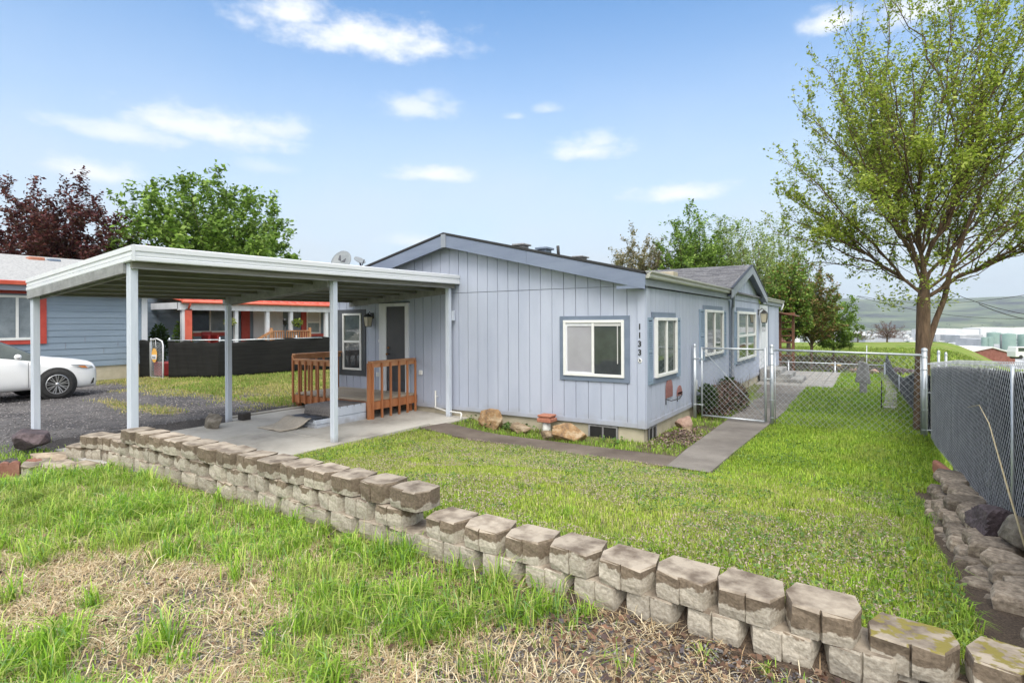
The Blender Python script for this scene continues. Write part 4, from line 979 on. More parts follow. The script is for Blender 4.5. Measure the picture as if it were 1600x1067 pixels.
# ================================================================== rocks
def rock(name, c, sz, mt, label=None, cat='rock', par=None, seed=0, sub=4, flat=.0, rotz=0, rough=.28, group=None, sink=.25):
    import bmesh
    bm = bmesh.new(); bmesh.ops.create_icosphere(bm, subdivisions=sub, radius=1)
    r = random.Random(seed)
    planes = [(Vector((r.gauss(0,1), r.gauss(0,1), r.gauss(0,.8))).normalized(), r.uniform(.5, .88)) for _ in range(15)]
    if flat:
        planes = [(Vector((r.gauss(0,.12), r.gauss(0,.12), s_)).normalized(), r.uniform(.62,.72)) for s_ in (1, -1)]+[(Vector((math.cos(q_+r.gauss(0,.2)), math.sin(q_+r.gauss(0,.2)), r.gauss(0,.25))).normalized(), r.uniform(.66,.86)) for q_ in np.linspace(0, 6.28, 8)[:-1]]
    for v in bm.verts:
        p = v.co.normalized(); s = 1.02
        for n_, d_ in planes:
            q = p.dot(n_)
            if q > 0: s = min(s, d_/q)
        f_ = 1+rough*.5*(float(fbm(p.x*1.7+seed, p.y*1.7+p.z*2.1, 1.5, seed))-.5)+rough*.22*(float(fbm(p.x*5+seed+p.z*3, p.y*5+p.z*4.1, 1.5, seed+3, 2))-.5)
        v.co = p*s*f_
    M = Matrix.Rotation(R(rotz), 4, 'Z')
    for v in bm.verts:
        q = M @ Vector((v.co.x*sz[0]/2, v.co.y*sz[1]/2, v.co.z*sz[2]/2)); v.co = q
    me = D.meshes.new(name); bm.to_mesh(me); bm.free(); me.materials.append(MATS[mt])
    loc = Vector((c[0], c[1], c[2]+sz[2]*(.5-sink)))
    o = link(name, me, par, loc-(rootloc(par) if par is not None else Vector((0,0,0))))
    if label: tag(o, label, cat, group)
    return o
g_ = lambda x, y: hz(x, y)
rock('rock', (-6.15, 8.83, .05), (.62,.42,.50), 'rock_orange', 'tan rounded rock at the left end of the bed against the front wall', seed=3, rotz=20)
rock('rock', (-5.55, 8.85, .0), (.66,.36,.30), 'rock_tan', 'low brown rock left of the pipe with the red cap', seed=8, rotz=-12)
rock('rock', (-4.42, 8.68, .0), (.88,.50,.40), 'rock_orange', 'wide orange brown rock in front of the dark foundation vent', seed=12, rotz=14)
rock('rock', (-4.75, 8.62, -.02), (.42,.34,.26), 'rock_tan', 'small tan stone leaning on the wide orange brown rock', seed=15)
rock('rock', (-3.02, 10.85, -.02), (.30,.46,.40), 'rock_pink', 'pinkish curved rock beside the side wall near the gate', seed=21, rotz=-25)
rock('rock', (-2.86, 10.45, -.02), (.16,.34,.22), 'rock_tan', 'narrow tan stone in front of the pinkish rock near the gate', seed=22, rotz=-30)
rock('rock', (-10.02, 2.95, .30), (.62,.56,.42), 'rock_dark', 'dark purple brown boulder at the foot of the outer carport post', seed=31, sink=.2, rotz=30)
rock('rock', (-9.95, 5.55, .20), (.46,.34,.34), 'rock_grey', 'grey brown boulder at the foot of the middle outer carport post', seed=36, sink=.2)
m = MB(); m.box(-10.30, -10.12, 6.20, 6.38, .12, .34); tag(m.build('concrete_pier', 'black_tar', bevel=.02, loc=(-10.2,6.3,.2)), 'dark square pier block behind the middle outer carport post', 'concrete block')
for k, (x, y, s_, rz, lb) in enumerate(((-8.45,2.72,(.62,.42,.16),20,'yellowish flat stone lying on the curved wall end'), (-8.42,2.35,(.42,.3,.13),10,'dark flat stone at the far left of the curved wall end'), (-7.35,2.74,(.5,.2,.1),0,'thin flat stone inside the curved wall end'))):
    o = rock('flat_stone', (x, y, .40 if k != 1 else .30), s_, 'stone_flat' if k != 1 else 'rock_grey', lb, 'stone', seed=60+k, rotz=rz)
# heart shaped edging bricks
def heart(x, y, z, rz, label):
    m = MB(); M = Matrix.Translation((x, y, z)) @ Matrix.Rotation(R(rz), 4, 'Z')
    pts = []
    for i in range(9): q = math.pi*(1-i/8); pts.append((-.046+.048*math.cos(q), .09+.038*math.sin(q)))
    for i in range(1, 9): q = math.pi*(1-i/8); pts.append((.046+.048*math.cos(q), .09+.038*math.sin(q)))
    pts += [(.094, -.06), (-.094, -.06)]
    m.prism([M @ Vector((a, 0, b)) for a, b in pts], M.to_3x3() @ Vector((0, .075, 0)))
    tag(m.build('edging_brick', 'heart_brick', bevel=.008, loc=(x, y, z)), label, 'edging brick', 'scalloped red edging bricks')
heart(-8.12, 2.40, .38, 12, 'scalloped red edging brick closest to the curved wall end'); heart(-8.17, 2.22, .38, 62, 'middle one of three scalloped red edging bricks'); heart(-8.20, 2.02, .37, 70, 'scalloped red edging brick at the left edge of the lawn')
# red brick leaning at the fence
m = MB(); M = Matrix.Translation((.74, 8.8, .14)) @ Matrix.Rotation(R(4), 4, 'Z') @ Matrix.Rotation(R(-6), 4, 'X')
m.hexa([M @ Vector(p) for p in [(-.04,-.42,-.10),(.04,-.42,-.10),(.04,.42,-.12),(-.04,.42,-.12),(-.04,-.42,.10),(.04,-.42,.10),(.04,.42,.12),(-.04,.42,.12)]])
tag(m.build('edging_block', 'terracotta', bevel=.03, seg=2, loc=(.74,8.8,0)), 'long pinkish red edging block standing against the right chain-link fence', 'edging block')
def slab(name, c, sz, mt, par, seed, rotz=0):
    r = random.Random(seed); n = r.choice((6, 7, 8)); m = MB(); M = Matrix.Translation(Vector(c)) @ Matrix.Rotation(R(rotz), 4, 'Z') @ Matrix.Rotation(R(r.uniform(-5, 5)), 4, 'X') @ Matrix.Rotation(R(r.uniform(-6, 6)), 4, 'Y')
    base = []
    for i in range(n):
        q = 2*math.pi*(i+r.uniform(-.25, .25))/n; ex = 1/max(abs(math.cos(q)), abs(math.sin(q)))**.75
        base.append((math.cos(q)*ex*sz[0]/2*r.uniform(.86, 1.04), math.sin(q)*ex*sz[1]/2*r.uniform(.86, 1.04)))
    rings = []
    for z_, k in ((-.5, .86), (-.15, 1.0), (.25, .98), (.5, .88)):
        rings += [M @ Vector((x*k+r.uniform(-.008, .008), y*k+r.uniform(-.008, .008), sz[2]*z_*(1+r.uniform(-.10, .10)))) for x, y in base]
    m.add(rings, [tuple(range(n))[::-1], tuple(range(3*n, 4*n))]+[(k*n+i, k*n+(i+1) % n, (k+1)*n+(i+1) % n, (k+1)*n+i) for k in range(3) for i in range(n)])
    return m.build(name, mt, par, bevel=.008, seg=2)
# dry stacked rock wall under the right fence
rw = thing('rock_wall', 'dry stacked wall of flat brown rocks below the right chain-link fence', 'retaining wall', (.7, 5.3, .2))
rr_ = random.Random(5)
fbase = lambda y: float(np.interp(y, [2, 5, 9, 12.2], [.60, .50, .22, .0]))
cnt = 0
for row, (dx, dzz, sw) in enumerate(((.08,.0,.27), (-.03,-.11,.25), (-.10,-.22,.22), (-.15,-.33,.20))):
    y = 8.0-row*.35 if row else 8.1
    while y > 2.95:
        L_ = rr_.uniform(.18, .34); hh = rr_.uniform(.09, .14)
        top = fbase(y)+.04+dzz
        if top > hz(.3, y)-.08 and cnt < 84:
            s_ = slab('stone', (.66+dx+rr_.uniform(-.03,.03), y, top-hh*.5), (sw*rr_.uniform(.95,1.3), L_*.90, hh*1.0), 'stone_wall', rw, 100+cnt, rr_.uniform(-14, 14)); cnt += 1
        y -= L_*.93
rock('rock', (.74, 5.35, .52), (.36,.50,.26), 'rock_dark', 'blackish lump of rock on top of the rock wall by the fence', seed=77, rotz=10, sink=.3)
rock('rock', (.86, 5.02, .55), (.26,.36,.30), 'rock_grey', 'grey broken rock wedged between the fence and the blackish lump', seed=79, rotz=10, sink=.3)
rock('rock', (.92, 4.35, .46), (.42,.62,.22), 'stone_flat', 'large flat slab stone at the right edge below the fence', seed=81, flat=1, rotz=-10, sink=.3)
rock('rock', (.15, 2.45, .42), (.26,.2,.16), 'rock_dark', 'small dark wet stone in front of the mossy end blocks', seed=83)
# ================================================================== chain link
def link_wires(P, L, z0f, z1f, pitch=.075, r=.0022, n=3, wav=.0):
    """P(s, z, d) -> world; diagonal wires across a strip of length L between bottom z0f(s) and top z1f(s)"""
    V = []; F_ = []; hmax = 2.4
    def seg(a, b):
        a, b = Vector(a), Vector(b); d = (b-a)
        if d.length < 1e-5: return
        d.normalize(); u = d.orthogonal().normalized(); w = d.cross(u); k = len(V)
        for p in (a, b):
            for j in range(n):
                t = 2*math.pi*j/n; V.append(tuple(p+(u*math.cos(t)+w*math.sin(t))*r))
        for j in range(n): F_.append((k+j, k+(j+1) % n, k+n+(j+1) % n, k+n+j))
    for sg in (1, -1):
        s = -hmax
        while s < L+hmax:
            # line z - z0 = sg*(x - s) * slope ; clip to strip
            pts = []; slope = 1.08
            xs_ = np.linspace(0, L, max(2, int(L/.25)+2))
            zz = sg*(xs_-s)*slope+z0f(0)-.0
            lo = np.array([z0f(q) for q in xs_]); hi = np.array([z1f(q) for q in xs_])
            # analytic clipping assuming near linear limits
            def cross(lim):
                f_ = zz-lim
                for i in range(len(xs_)-1):
                    if f_[i]*f_[i+1] <= 0 and f_[i] != f_[i+1]:
                        t = f_[i]/(f_[i]-f_[i+1]); return xs_[i]+t*(xs_[i+1]-xs_[i])
                return None
            a, b = cross(lo), cross(hi)
            inside = [q for q in (a, b) if q is not None]
            for e in (0, -1):
                if lo[e] < zz[e] < hi[e]: inside.append(xs_[e])
            if len(inside) >= 2:
                q0, q1 = min(inside), max(inside)
                if q1-q0 > .01:
                    seg(P(q0, sg*(q0-s)*slope+z0f(0), .003*sg), P(q1, sg*(q1-s)*slope+z0f(0), .003*sg))
            s += pitch
    return V, F_
def mesh_obj(name, V, F_, mt, par, loc=None):
    m = MB(); m.add(V, F_, 0, True); return m.build(name, mt, par, loc=loc)
def lin(x0, y0, x1, y1):
    L = math.hypot(x1-x0, y1-y0); ux, uy = (x1-x0)/L, (y1-y0)/L
    return L, (lambda s, z, d=0: (x0+ux*s-uy*d, y0+uy*s+ux*d, z))
def post(par, x, y, z0, z1, r=.03, nm='post', cap=True):
    m = MB(); m.tube([(x,y,z0),(x,y,z1)], r, 12)
    if cap: m.lathe([(r*1.15,0),(r*1.15,.02),(r*.9,.045),(.001,.06)], (x,y,z1-.015), 12)
    return m.build(nm, 'galv', par)
# cross fence with gate
cf = thing('chain_link_fence', 'chain-link fence panel with a top rail between the gate and the corner post', 'fence', (-.4, 12.1, 0))
GX1, GX2, FZ = -1.66, .78, 1.46
post(cf, GX1, 12.1, -.1, 1.56, .036); post(cf, GX2, 12.1, -.1, 1.54, .042)
m = MB(); m.tube([(GX1+.03,12.1,FZ+.03),(GX2,12.1,FZ-.01)], .021, 10); m.build('top_rail', 'galv', cf)
L, P = lin(GX1+.08, 12.1, GX2-.03, 12.1)
V, F_ = link_wires(P, L, lambda s: .04, lambda s: FZ+.02, .105, .0026); mesh_obj('chain_mesh', V, F_, 'galv_wire', cf)
m = MB(); m.tube([(GX1+.06,12.1,.05),(GX1+.06,12.1,FZ)], .008, 6); m.tube([(GX2-.05,12.1,.05),(GX2-.05,12.1,FZ)], .008, 6)
for z_ in (.15,.5,.85,1.2,1.42):
    m.lathe([(.048,-.01),(.050,0),(.048,.01)], (GX2,12.1,z_), 12); m.lathe([(.042,-.01),(.044,0),(.042,.01)], (GX1,12.1,z_), 12)
m.build('tension_band', 'galv', cf)
gt = thing('chain_link_gate', 'closed chain-link gate across the side path between two galvanised posts', 'gate', (-2.4, 12.05, 0))
post(gt, -3.13, 11.98, -.1, 1.55, .034); 
m = MB(); gy = 11.97; x0, x1, z0, z1 = -2.98, -1.76, .10, 1.50
m.tube([(x0,gy,z0-.03),(x0,gy,z1+.02)], .020, 10); m.tube([(x1,gy,z0-.03),(x1,gy,z1+.04)], .024, 10); m.tube([(x0,gy,z0),(x1,gy,z0-.02)], .019, 10); m.tube([(x0,gy,z1),(x1,gy,z1)], .019, 10)
m.tube([(x0,gy,z1-.1),(x0+.0,gy,z1-.1)], .01, 4); m.build('gate_frame', 'galv', gt)
m = MB(); m.tube([(x0,gy+.01,z1-.02),(x1,gy+.01,z0+.05)], .006, 5); m.build('truss_rod', 'galv', gt)
L, P = lin(x0+.02, gy, x1-.02, gy)
V, F_ = link_wires(P, L, lambda s: z0, lambda s: z1+.02, .105, .0026); mesh_obj('chain_mesh', V, F_, 'galv_wire', gt)
for z_ in (.32, 1.28):
    m = MB(); m.lathe([(.040,-.02),(.043,0),(.040,.02)], (-3.13,11.98,z_), 12); m.tube([(-3.10,11.98,z_),(x0,gy,z_)], .012, 6); m.lathe([(.026,-.02),(.029,0),(.026,.02)], (x0,gy,z_), 12); m.build('hinge', 'galv', gt)
m = MB(); m.tube([(x1-.02,gy-.02,.92),(x1+.12,gy+.04,.92)], .01, 6); m.lathe([(.030,-.03),(.032,0),(.030,.03)], (x1,gy,.92), 10); m.build('latch', 'galv', gt)
# long right fence with slats
rf = thing('slatted_fence', 'long dark slatted chain-link fence along the right side of the lawn', 'fence', (.9, 8, 0))
FXf = lambda y: .86+.00*(y-5)
A, B = (.86, 12.0), (.87, 2.6)
L, P = lin(A[0], A[1], B[0], B[1])
zb = lambda s: fbase(12.0-s)-.02
zt = lambda s: float(np.interp(12.0-s, [2.6, 5, 8.5, 12.], [1.80, 1.74, 1.55, 1.30]))
V, F_ = link_wires(P, L, zb, zt, .075, .0018, 4)
m = MB(); q = 0
while q < L-.05:            # woven vertical slats, slightly bowed and uneven
    w_ = .0545; tl = random.uniform(-.004, .004); zz0, zz1 = zb(q)+.01, zt(q)-.035+random.uniform(-.012, .01)
    dd = -.012+random.uniform(-.003, .003)
    a = [P(q+.004, zz0, -dd), P(q+w_, zz0, -dd-.006), P(q+w_, zz1, -dd-.006+tl), P(q+.004, zz1, -dd+tl)]
    b = [P(q+.004, zz0, -dd+.003), P(q+w_, zz0, -dd-.003), P(q+w_, zz1, -dd-.003+tl), P(q+.004, zz1, -dd+.003+tl)]
    m.hexa([a[0], a[1], b[1], b[0], a[3], a[2], b[2], b[3]]); q += .056
o = m.build('privacy_slats', 'slat_dark', rf); o['kind'] = 'stuff'
m = MB(); n = 48
m.add([P(L*i/n, (zb(L*i/n) if k == 0 else zt(L*i/n)-.045), .026) for i in range(n+1) for k in (0, 1)], [(2*i, 2*i+2, 2*i+3, 2*i+1) for i in range(n)])
o = m.build('backing_cloth', 'slat_dark', rf); s_ = o.modifiers.new('s', 'SOLIDIFY'); s_.thickness = .003
m = MB(); m.add(V, F_, 0, True); q = 0
while q < L:                # twisted wire ends along the top
    z_ = zt(q); m.tube([P(q, z_-.01, 0), P(q+.008, z_+.032, .006)], .0026, 4, sm=False); m.tube([P(q, z_-.01, 0), P(q-.010, z_+.028, -.006)], .0026, 4, sm=False); q += .062
m.build('chain_mesh', 'wire_near', rf)
for y_ in (11.95, 9.2, 6.6, 5.35, 3.9):
    x_ = .915; m = MB(); m.tube([(x_,y_,fbase(y_)-.4),(x_,y_,zt(12-y_)-.04)], .028, 10); m.build('post', 'galv', rf)
for y_ in (5.33,):
    m = MB(); m.tube([(.855,y_,fbase(y_)),(.855,y_,zt(12-y_)-.0)], .012, 8); m.build('tension_bar', 'galv', rf)
post(rf, .98, 12.12, -.2, 1.50, .022); post(rf, 1.08, 12.12, -.2, 1.47, .02)
m = MB()
for z_ in (.15, .8, 1.3): m.tube([(.76,12.1,z_),(1.08,12.12,z_)], .012, 6)
m.build('brace', 'galv', rf)
# fence continuing down the slope behind the corner
bf = thing('sagging_fence', 'sagging dark slatted fence running on behind the tree trunk', 'fence', (.7, 20, 0))
L, P = lin(.86, 12.3, .45, 25.6)
zb2 = lambda s: hz(.8, 12.3+s)-.05
zt2 = lambda s: zb2(s)+float(np.interp(s, [0, 3, 5.5, 8.5, 11, 13.3], [1.15, .95, .62, .55, .72, 1.02]))
V, F_ = link_wires(P, L, zb2, zt2, .2, .002); mesh_obj('chain_mesh', V, F_, 'wire_near', bf)
m = MB(); n = 30
V = [P(L*i/n, (zb2(L*i/n) if k == 0 else zt2(L*i/n)-.02), -.02) for i in range(n+1) for k in (0, 1)]
m.add(V, [(2*i, 2*i+2, 2*i+3, 2*i+1) for i in range(n)]); o = m.build('privacy_slats', 'slat_dark', bf); s_ = o.modifiers.new('s', 'SOLIDIFY'); s_.thickness = .006
post(bf, .45, 25.6, -.9, .42, .05); post(bf, .66, 19, -.6, .5, .02)
# low fence across the back
kf = thing('back_fence', 'low chain-link fence with a thin rail across the back of the yard', 'fence', (-2, 26, -.7))
L, P = lin(-6.5, 26.2, .45, 25.6); zb3 = lambda s: -.72; zt3 = lambda s: .36
V, F_ = link_wires(P, L, zb3, zt3, .16, .0045); mesh_obj('chain_mesh', V, F_, 'galv_wire', kf)
m = MB(); m.tube([P(0,.36),P(L,.36)], .02, 8); m.build('top_rail', 'galv', kf)
for s_ in (1.2, 3.6, 5.3): q = P(s_, 0); post(kf, q[0], q[1], -.8, .40, .03)
# weathered plank post with mesh, stakes
m = MB(); p = at(1349, 618, 'z', -.02); m.box(p.x-.09, p.x+.09, p.y-.02, p.y+.02, -.2, .55); m.hexa([(p.x-.20,p.y-.03,.35),(p.x+.18,p.y-.03,.30),(p.x+.18,p.y+.03,.30),(p.x-.20,p.y+.03,.35),(p.x-.10,p.y-.03,.95),(p.x+.12,p.y-.03,.88),(p.x+.12,p.y+.03,.88),(p.x-.10,p.y+.03,.95)])
tag(m.build('weathered_board', 'wood_grey', bevel=.02, loc=(p.x, p.y, 0)), 'weathered grey board standing upright in the side lawn', 'wooden post')
m = MB(); p = at(1377, 642, 'z', -.02); m.tube([(p.x,p.y,-.1),(p.x+.01,p.y,.68)], .013, 6); tag(m.build('stake', 'black_metal', loc=(p.x,p.y,0)), 'thin dark metal stake beside the brick edging strip', 'stake')
m = MB(); p = at(1354, 600, 'z', -.02); m.tube([(p.x,p.y,-.1),(p.x+.01,p.y,1.25)], .013, 6); tag(m.build('stake', 'galv', loc=(p.x,p.y,0)), 'tall thin metal stake just behind the weathered grey board', 'stake')
# brick mowing strip
mb_ = thing('brick_edging', 'curved strip of pale bricks laid along the right fence in the side lawn', 'edging', (.4, 19, 0))
for i in range(46):
    y = 15.4+i*.225; x = .36+.20*math.sin((y-15.4)/11*math.pi*.9)-.012*(y-15)
    m = MB(); z_ = hz(x, y); m.box(x-.13, x+.13, y, y+.20, z_-.05, z_+.07+random.uniform(-.008,.01)); o = m.build('brick', 'paver', mb_, bevel=.008)
# side door steps and wooden frame at the far end
s_ = thing('side_steps', 'three mossy concrete steps below the side door', 'steps', (-2.6, 21.3, 0))
for i, (x1_, z1_) in enumerate(((-2.55,.44), (-2.25,.29), (-1.93,.15))):
    m = MB(); m.box(-3.18, x1_, 20.5-.02*i, 22.2+.02*i, -.1 if i == 0 else -.1, z1_); o = m.build('step', 'concrete_dark', s_, bevel=.012)
def leaves(name, P_, size, pal, mt='leaf', parent=None, loc=None, seed=0, up=.35, aspect=.55, kind=None, vis=None, shade=None):
    r = np.random.default_rng(seed); n = len(P_); P_ = np.asarray(P_, float)
    a = r.normal(size=(n, 3)); a[:, 2] *= .6; a /= np.linalg.norm(a, axis=1)[:, None]
    nn = r.normal(size=(n, 3)); nn[:, 2] = np.abs(nn[:, 2])+up*2; b = np.cross(nn, a); b /= np.linalg.norm(b, axis=1)[:, None]+1e-9
    sz = size*(.6+.8*r.random((n, 1))); h = np.cross(a, b)*sz*.12
    V = np.stack([P_-a*sz*.5, P_+b*sz*aspect*.5+h, P_+a*sz*.5, P_-b*sz*aspect*.5+h], 1).reshape(-1, 3)
    off = np.array(rootloc(parent)) if parent is not None else np.array(loc if loc is not None else (0,0,0), float)
    pal = np.asarray(pal, float); k = r.integers(0, len(pal), n); c = pal[k]*(.75+.5*r.random((n, 1)))
    C = np.concatenate([np.repeat(c, 4, 0), np.ones((n*4, 1))], 1)
    me = npmesh(name, V-off, np.full(n, 4), np.arange(n*4), MATS[mt], C)
    return link(name, me, parent, None if parent is not None else tuple(off))
def tuft(name, c, r, n, ls, pal, parent=None, loc=None, mt='leaf', seed=0, p_=.45):
    g = np.random.default_rng(seed); d = g.normal(size=(n, 3)); d /= np.linalg.norm(d, axis=1)[:, None]
    P_ = np.array(c)+d*(g.random((n, 1))**p_)*np.array(r)
    return leaves(name, P_, ls, pal, mt, parent, loc, seed)
m = MB(); x, y = -3.15, 25.75
for xx in (-3.25, -2.75): m.box(xx-.05, xx+.05, y+.3, y+.4, -.3, 2.3)
m.box(-3.3, -2.68, y+.28, y+.42, 2.3, 2.42); m.hexa([(-3.3,y-.3,2.42),(-2.55,y-.3,2.25),(-2.55,y+1,2.25),(-3.3,y+1,2.42),(-3.3,y-.3,2.46),(-2.55,y-.3,2.29),(-2.55,y+1,2.29),(-3.3,y+1,2.46)])
for k in range(7): m.box(-3.2,-2.8,y+.32,y+.36,.3+k*.28,.36+k*.28)
tag(m.build('wooden_trellis', 'wood_brown', loc=(-3,26,0)), 'reddish brown wooden trellis frame behind the far corner of the house', 'trellis')
# ================================================================== neighbour's house
NX = -20.5; WN = Wl('x', NX)
nh = thing('neighbour_house', 'blue lap sided house with red gutters and red porch roof left of the driveway', 'house', (NX, 9, .3))
def laps(m, w, a0, a1, z0, z1, ex=.19, d=.0):
    z = z0
    while z < z1-.01:
        zt_ = min(z+ex, z1); P = w.P
        m.add([P(a0,d+.022,z), P(a1,d+.022,z), P(a1,d+.006,zt_), P(a0,d+.006,zt_), P(a0,d,z), P(a1,d,z)], [(0,1,2,3), (0,4,5,1)]); z = zt_
m = MB(); WN.box(m, -3, 9.15, -.15, 0, .75, 3.05); m.box(-25, NX-.15, 9.10, 9.15, .6, 3.05); laps(m, WN, -3, 9.0, .75, 3.05); 
for (a, z_) in ((6.9,1.32), (7.9,1.13), (8.3,1.32), (7.4,1.51)): WN.box(m, a, a+.012, .012, .024, z_, z_+.18, 1)
nh1 = m.build('wall', ['blue_lap', 'siding_groove'], nh)
m = MB(); WN.box(m, -3, 9.1, -.12, -.02, -.2, .75); m.build('foundation', 'foundation', nh)
m = MB(); WN.box(m, 9.0, 9.17, .0, .045, .7, 3.0); m.build('corner_trim', 'white_paint', nh)
WR = Wl('x', -23.5)
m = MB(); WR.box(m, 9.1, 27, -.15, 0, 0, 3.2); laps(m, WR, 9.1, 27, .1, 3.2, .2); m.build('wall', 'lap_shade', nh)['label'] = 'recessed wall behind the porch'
# roof
m = MB(); m.prism([(NX+.42,-4,3.30),(-25.6,-4,4.55),(-25.6,-4,4.50),(NX+.42,-4,3.25)], (0,13.5,0)); m.prism([(-31,-4,3.2),(-25.6,-4,4.55),(-25.6,-4,4.5),(-31,-4,3.15)], (0,13.5,0)); nr_ = m.build('roof', 'shingle_light', nh)
for (px, py, wd, mt_) in ((55, 402, .45, 'terracotta'), (83, 405, .35, 'trim_paint')):
    p = at(px, py, 'x', -24.8); m = MB(); m.box(-25, -24.6, p.y-wd/2, p.y+wd/2, p.z-.35, p.z); m.build('roof_vent', mt_, nr_, bevel=.03)
m = MB(); m.prism([(NX+.42,-4,3.30),(NX+.55,-4,3.28),(NX+.53,-4,3.18),(NX+.44,-4,3.17)], (0,13.5,0)); m.build('gutter', 'red_metal', nh)
m = MB(); m.box(NX+.40,NX+.43,-4,9.5,3.02,3.17); m.build('soffit', 'siding_groove', nh)
m = MB(); WN.box(m, -3, 9.0, .024, .05, 2.95, 3.05); m.build('frieze', 'red_paint', nh)
fr = window(nh, WN, 3.6, 6.24, 1.62, 2.90, d=.025, panes=('glass_curtain', 'glass_curtain'), mul=.82, ft=.07, dep=.05)
mc = None
trims(fr, WN, [(3.4,6.44,1.50,1.62,.024,.055), (6.27,6.44,1.62,2.95,.024,.055), (3.4,3.57,1.62,2.95,.024,.055)], 'red_paint')
# porch
PXX = -21.45
m = MB()
m.prism([(PXX+.25,10.6,2.96),(-23.6,10.6,3.34),(-23.6,10.6,3.29),(PXX+.25,10.6,2.91)], (0,16,0))
for k in range(40): y = 10.7+k*.4; m.beam((PXX+.24,y,2.985),(-23.55,y,3.345), .03, .03)
m.build('porch_roof', 'red_metal', nh)
m = MB(); m.tube([(PXX+.30,10.65,2.88),(PXX+.30,26.6,2.88)], .055, 8); m.tube([(PXX+.3,10.95,2.84),(PXX+.22,10.95,2.72),(PXX+.08,10.98,2.62),(PXX+.08,10.98,.3)], .04, 8); m.build('gutter', 'red_metal', nh)['label'] = 'red porch gutter and downspout'
m = MB(); m.box(PXX-.05,PXX+.12,10.65,26.4,2.58,2.86); m.box(-23.5,PXX,10.65,10.72,2.62,2.86); m.build('porch_beam', 'white_paint', nh)
for px, wd in ((286,.16), (368,.14), (417,.15), (454,.14), (509,.17), (560,.14)):
    p = at(px, 500, 'x', PXX); m = MB(); m.box(PXX-.05, PXX+.08, p.y-wd/2, p.y+wd/2, .1, 2.6); m.build('porch_post', 'white_paint', nh)
p = at(294.5, 500, 'x', PXX+.1); m = MB(); m.box(PXX+.06, PXX+.12, p.y-.12, p.y+.12, .1, 2.62); m.build('corner_trim', 'red_metal', nh)
p0, p1 = at(304, 500, 'x', -23.5), at(350, 500, 'x', -23.5)
fr = window(nh, WR, p0.y-.2, p1.y+.2, 1.70, 2.72, panes=('glass_dark', 'glass_curtain'), ft=.07); trims(fr, WR, [(p0.y-.3,p1.y+.3,1.55,1.70,.024,.055)], 'red_paint')
p0, p1 = at(478, 500, 'x', -23.5), at(500, 500, 'x', -23.5)
fr = window(nh, WR, p0.y, p1.y, 1.55, 2.7, kind='hung', panes=('glass_curtain', 'blind'), ft=.08); trims(fr, WR, [(p0.y-.3,p1.y+.25,1.38,1.55,.024,.055), (p0.y-.3,p0.y,1.55,2.8,.024,.055)], 'red_paint')
p0, p1 = at(376, 500, 'x', -23.5), at(389, 500, 'x', -23.5); m = MB(); WR.box(m, p0.y, p1.y, .023, .07, .5, 2.65); m.build('door', 'red_paint', nh)['label'] = 'red front door'
p0, p1 = at(395, 500, 'x', -23.5), at(441, 500, 'x', -23.5); m = MB(); WR.box(m, p0.y, p1.y, .023, .05, .5, 2.7); m.build('wall_panel', 'white_paint', nh)
m = MB(); m.box(-23.4,PXX+.1,13.6,26,.2,.62); m.build('porch_floor', 'deck_board', nh)
# porch railing
nr2 = thing('porch_railing', 'honey coloured wooden railing and stair rail on the neighbouring porch', 'railing', (PXX+.1, 15.3, .6))
y0_, y1_ = at(424, 520, 'x', PXX+.15).y, at(484, 520, 'x', PXX+.15).y
m = MB(); m.beam((PXX+.15,y0_,1.74),(PXX+.15,y1_,1.74), .10, .05); m.beam((PXX+.15,y0_,.85),(PXX+.15,y1_,.85), .04, .07); m.build('handrail', 'cedar_top', nr2)
for i in range(17):
    y = y0_+(y1_-y0_)*i/16; m = MB(); b = .045 if i in (0,16) else .022; m.box(PXX+.15-b, PXX+.15+b, y-b, y+b, .6, 1.74 if b < .03 else 1.88); m.build('baluster' if b < .03 else 'rail_post', 'cedar_top', nr2)
m = MB(); m.beam((PXX+.2,y0_,1.74),(PXX+.2,y0_-1.1,1.2), .05, .09)
for i in range(5): q = i/5; m.box(PXX+.18,PXX+.22,y0_-.1-q,y0_-.06-q,.6,1.66-q*.5)
m.build('stair_rail', 'cedar_top', nr2)
# hanging baskets, lamp, red chair, shrubs
LIME = [(.28,.36,.06), (.20,.30,.05), (.42,.45,.16), (.12,.2,.03)]
for k, (px, py, lb) in enumerate(((359.5,503,'hanging basket of pale yellow flowers beside the white porch post'), (464.5,504,'hanging basket of green leaves above the wooden porch railing'))):
    p = at(px, py, 'x', PXX+.2); t = thing('hanging_basket', lb, 'hanging plant', (p.x, p.y, p.z))
    tuft('foliage', (p.x,p.y,p.z), (.22,.26,.20), 260, .09, LIME if k else LIME+[(.6,.6,.3)]*4, t, seed=k)
    m = MB(); m.tube([(p.x,p.y,p.z),(p.x,p.y,2.58)], .008, 5); m.lathe([(.0,-.2),(.1,-.17),(.14,-.05)], (p.x,p.y,p.z), 12); m.build('basket', 'black_metal', t)
p = at(445.5, 515, 'x', PXX+.3); m = MB(); m.tube([(p.x,p.y,.6),(p.x,p.y,2.02)], .035, 8); m.lathe([(.0,.0),(.10,.02),(.07,.16),(.12,.17),(.02,.28)], (p.x,p.y,2.0), 10)
tag(m.build('porch_lamp', 'black_metal', loc=(p.x,p.y,.6)), 'black lamp on a pole at the top of the neighbouring porch stairs', 'lamp')
p = at(329, 530, 'x', -21.9); m = MB(); m.box(p.x-.25,p.x+.25,p.y-.22,p.y-.14,.3,1.62); m.box(p.x-.25,p.x+.25,p.y+.14,p.y+.22,.3,1.62); m.box(p.x-.3,p.x+.3,p.y-.3,p.y+.3,1.0,1.06); m.box(p.x-.3,p.x-.25,p.y-.2,p.y+.2,1.0,1.75)
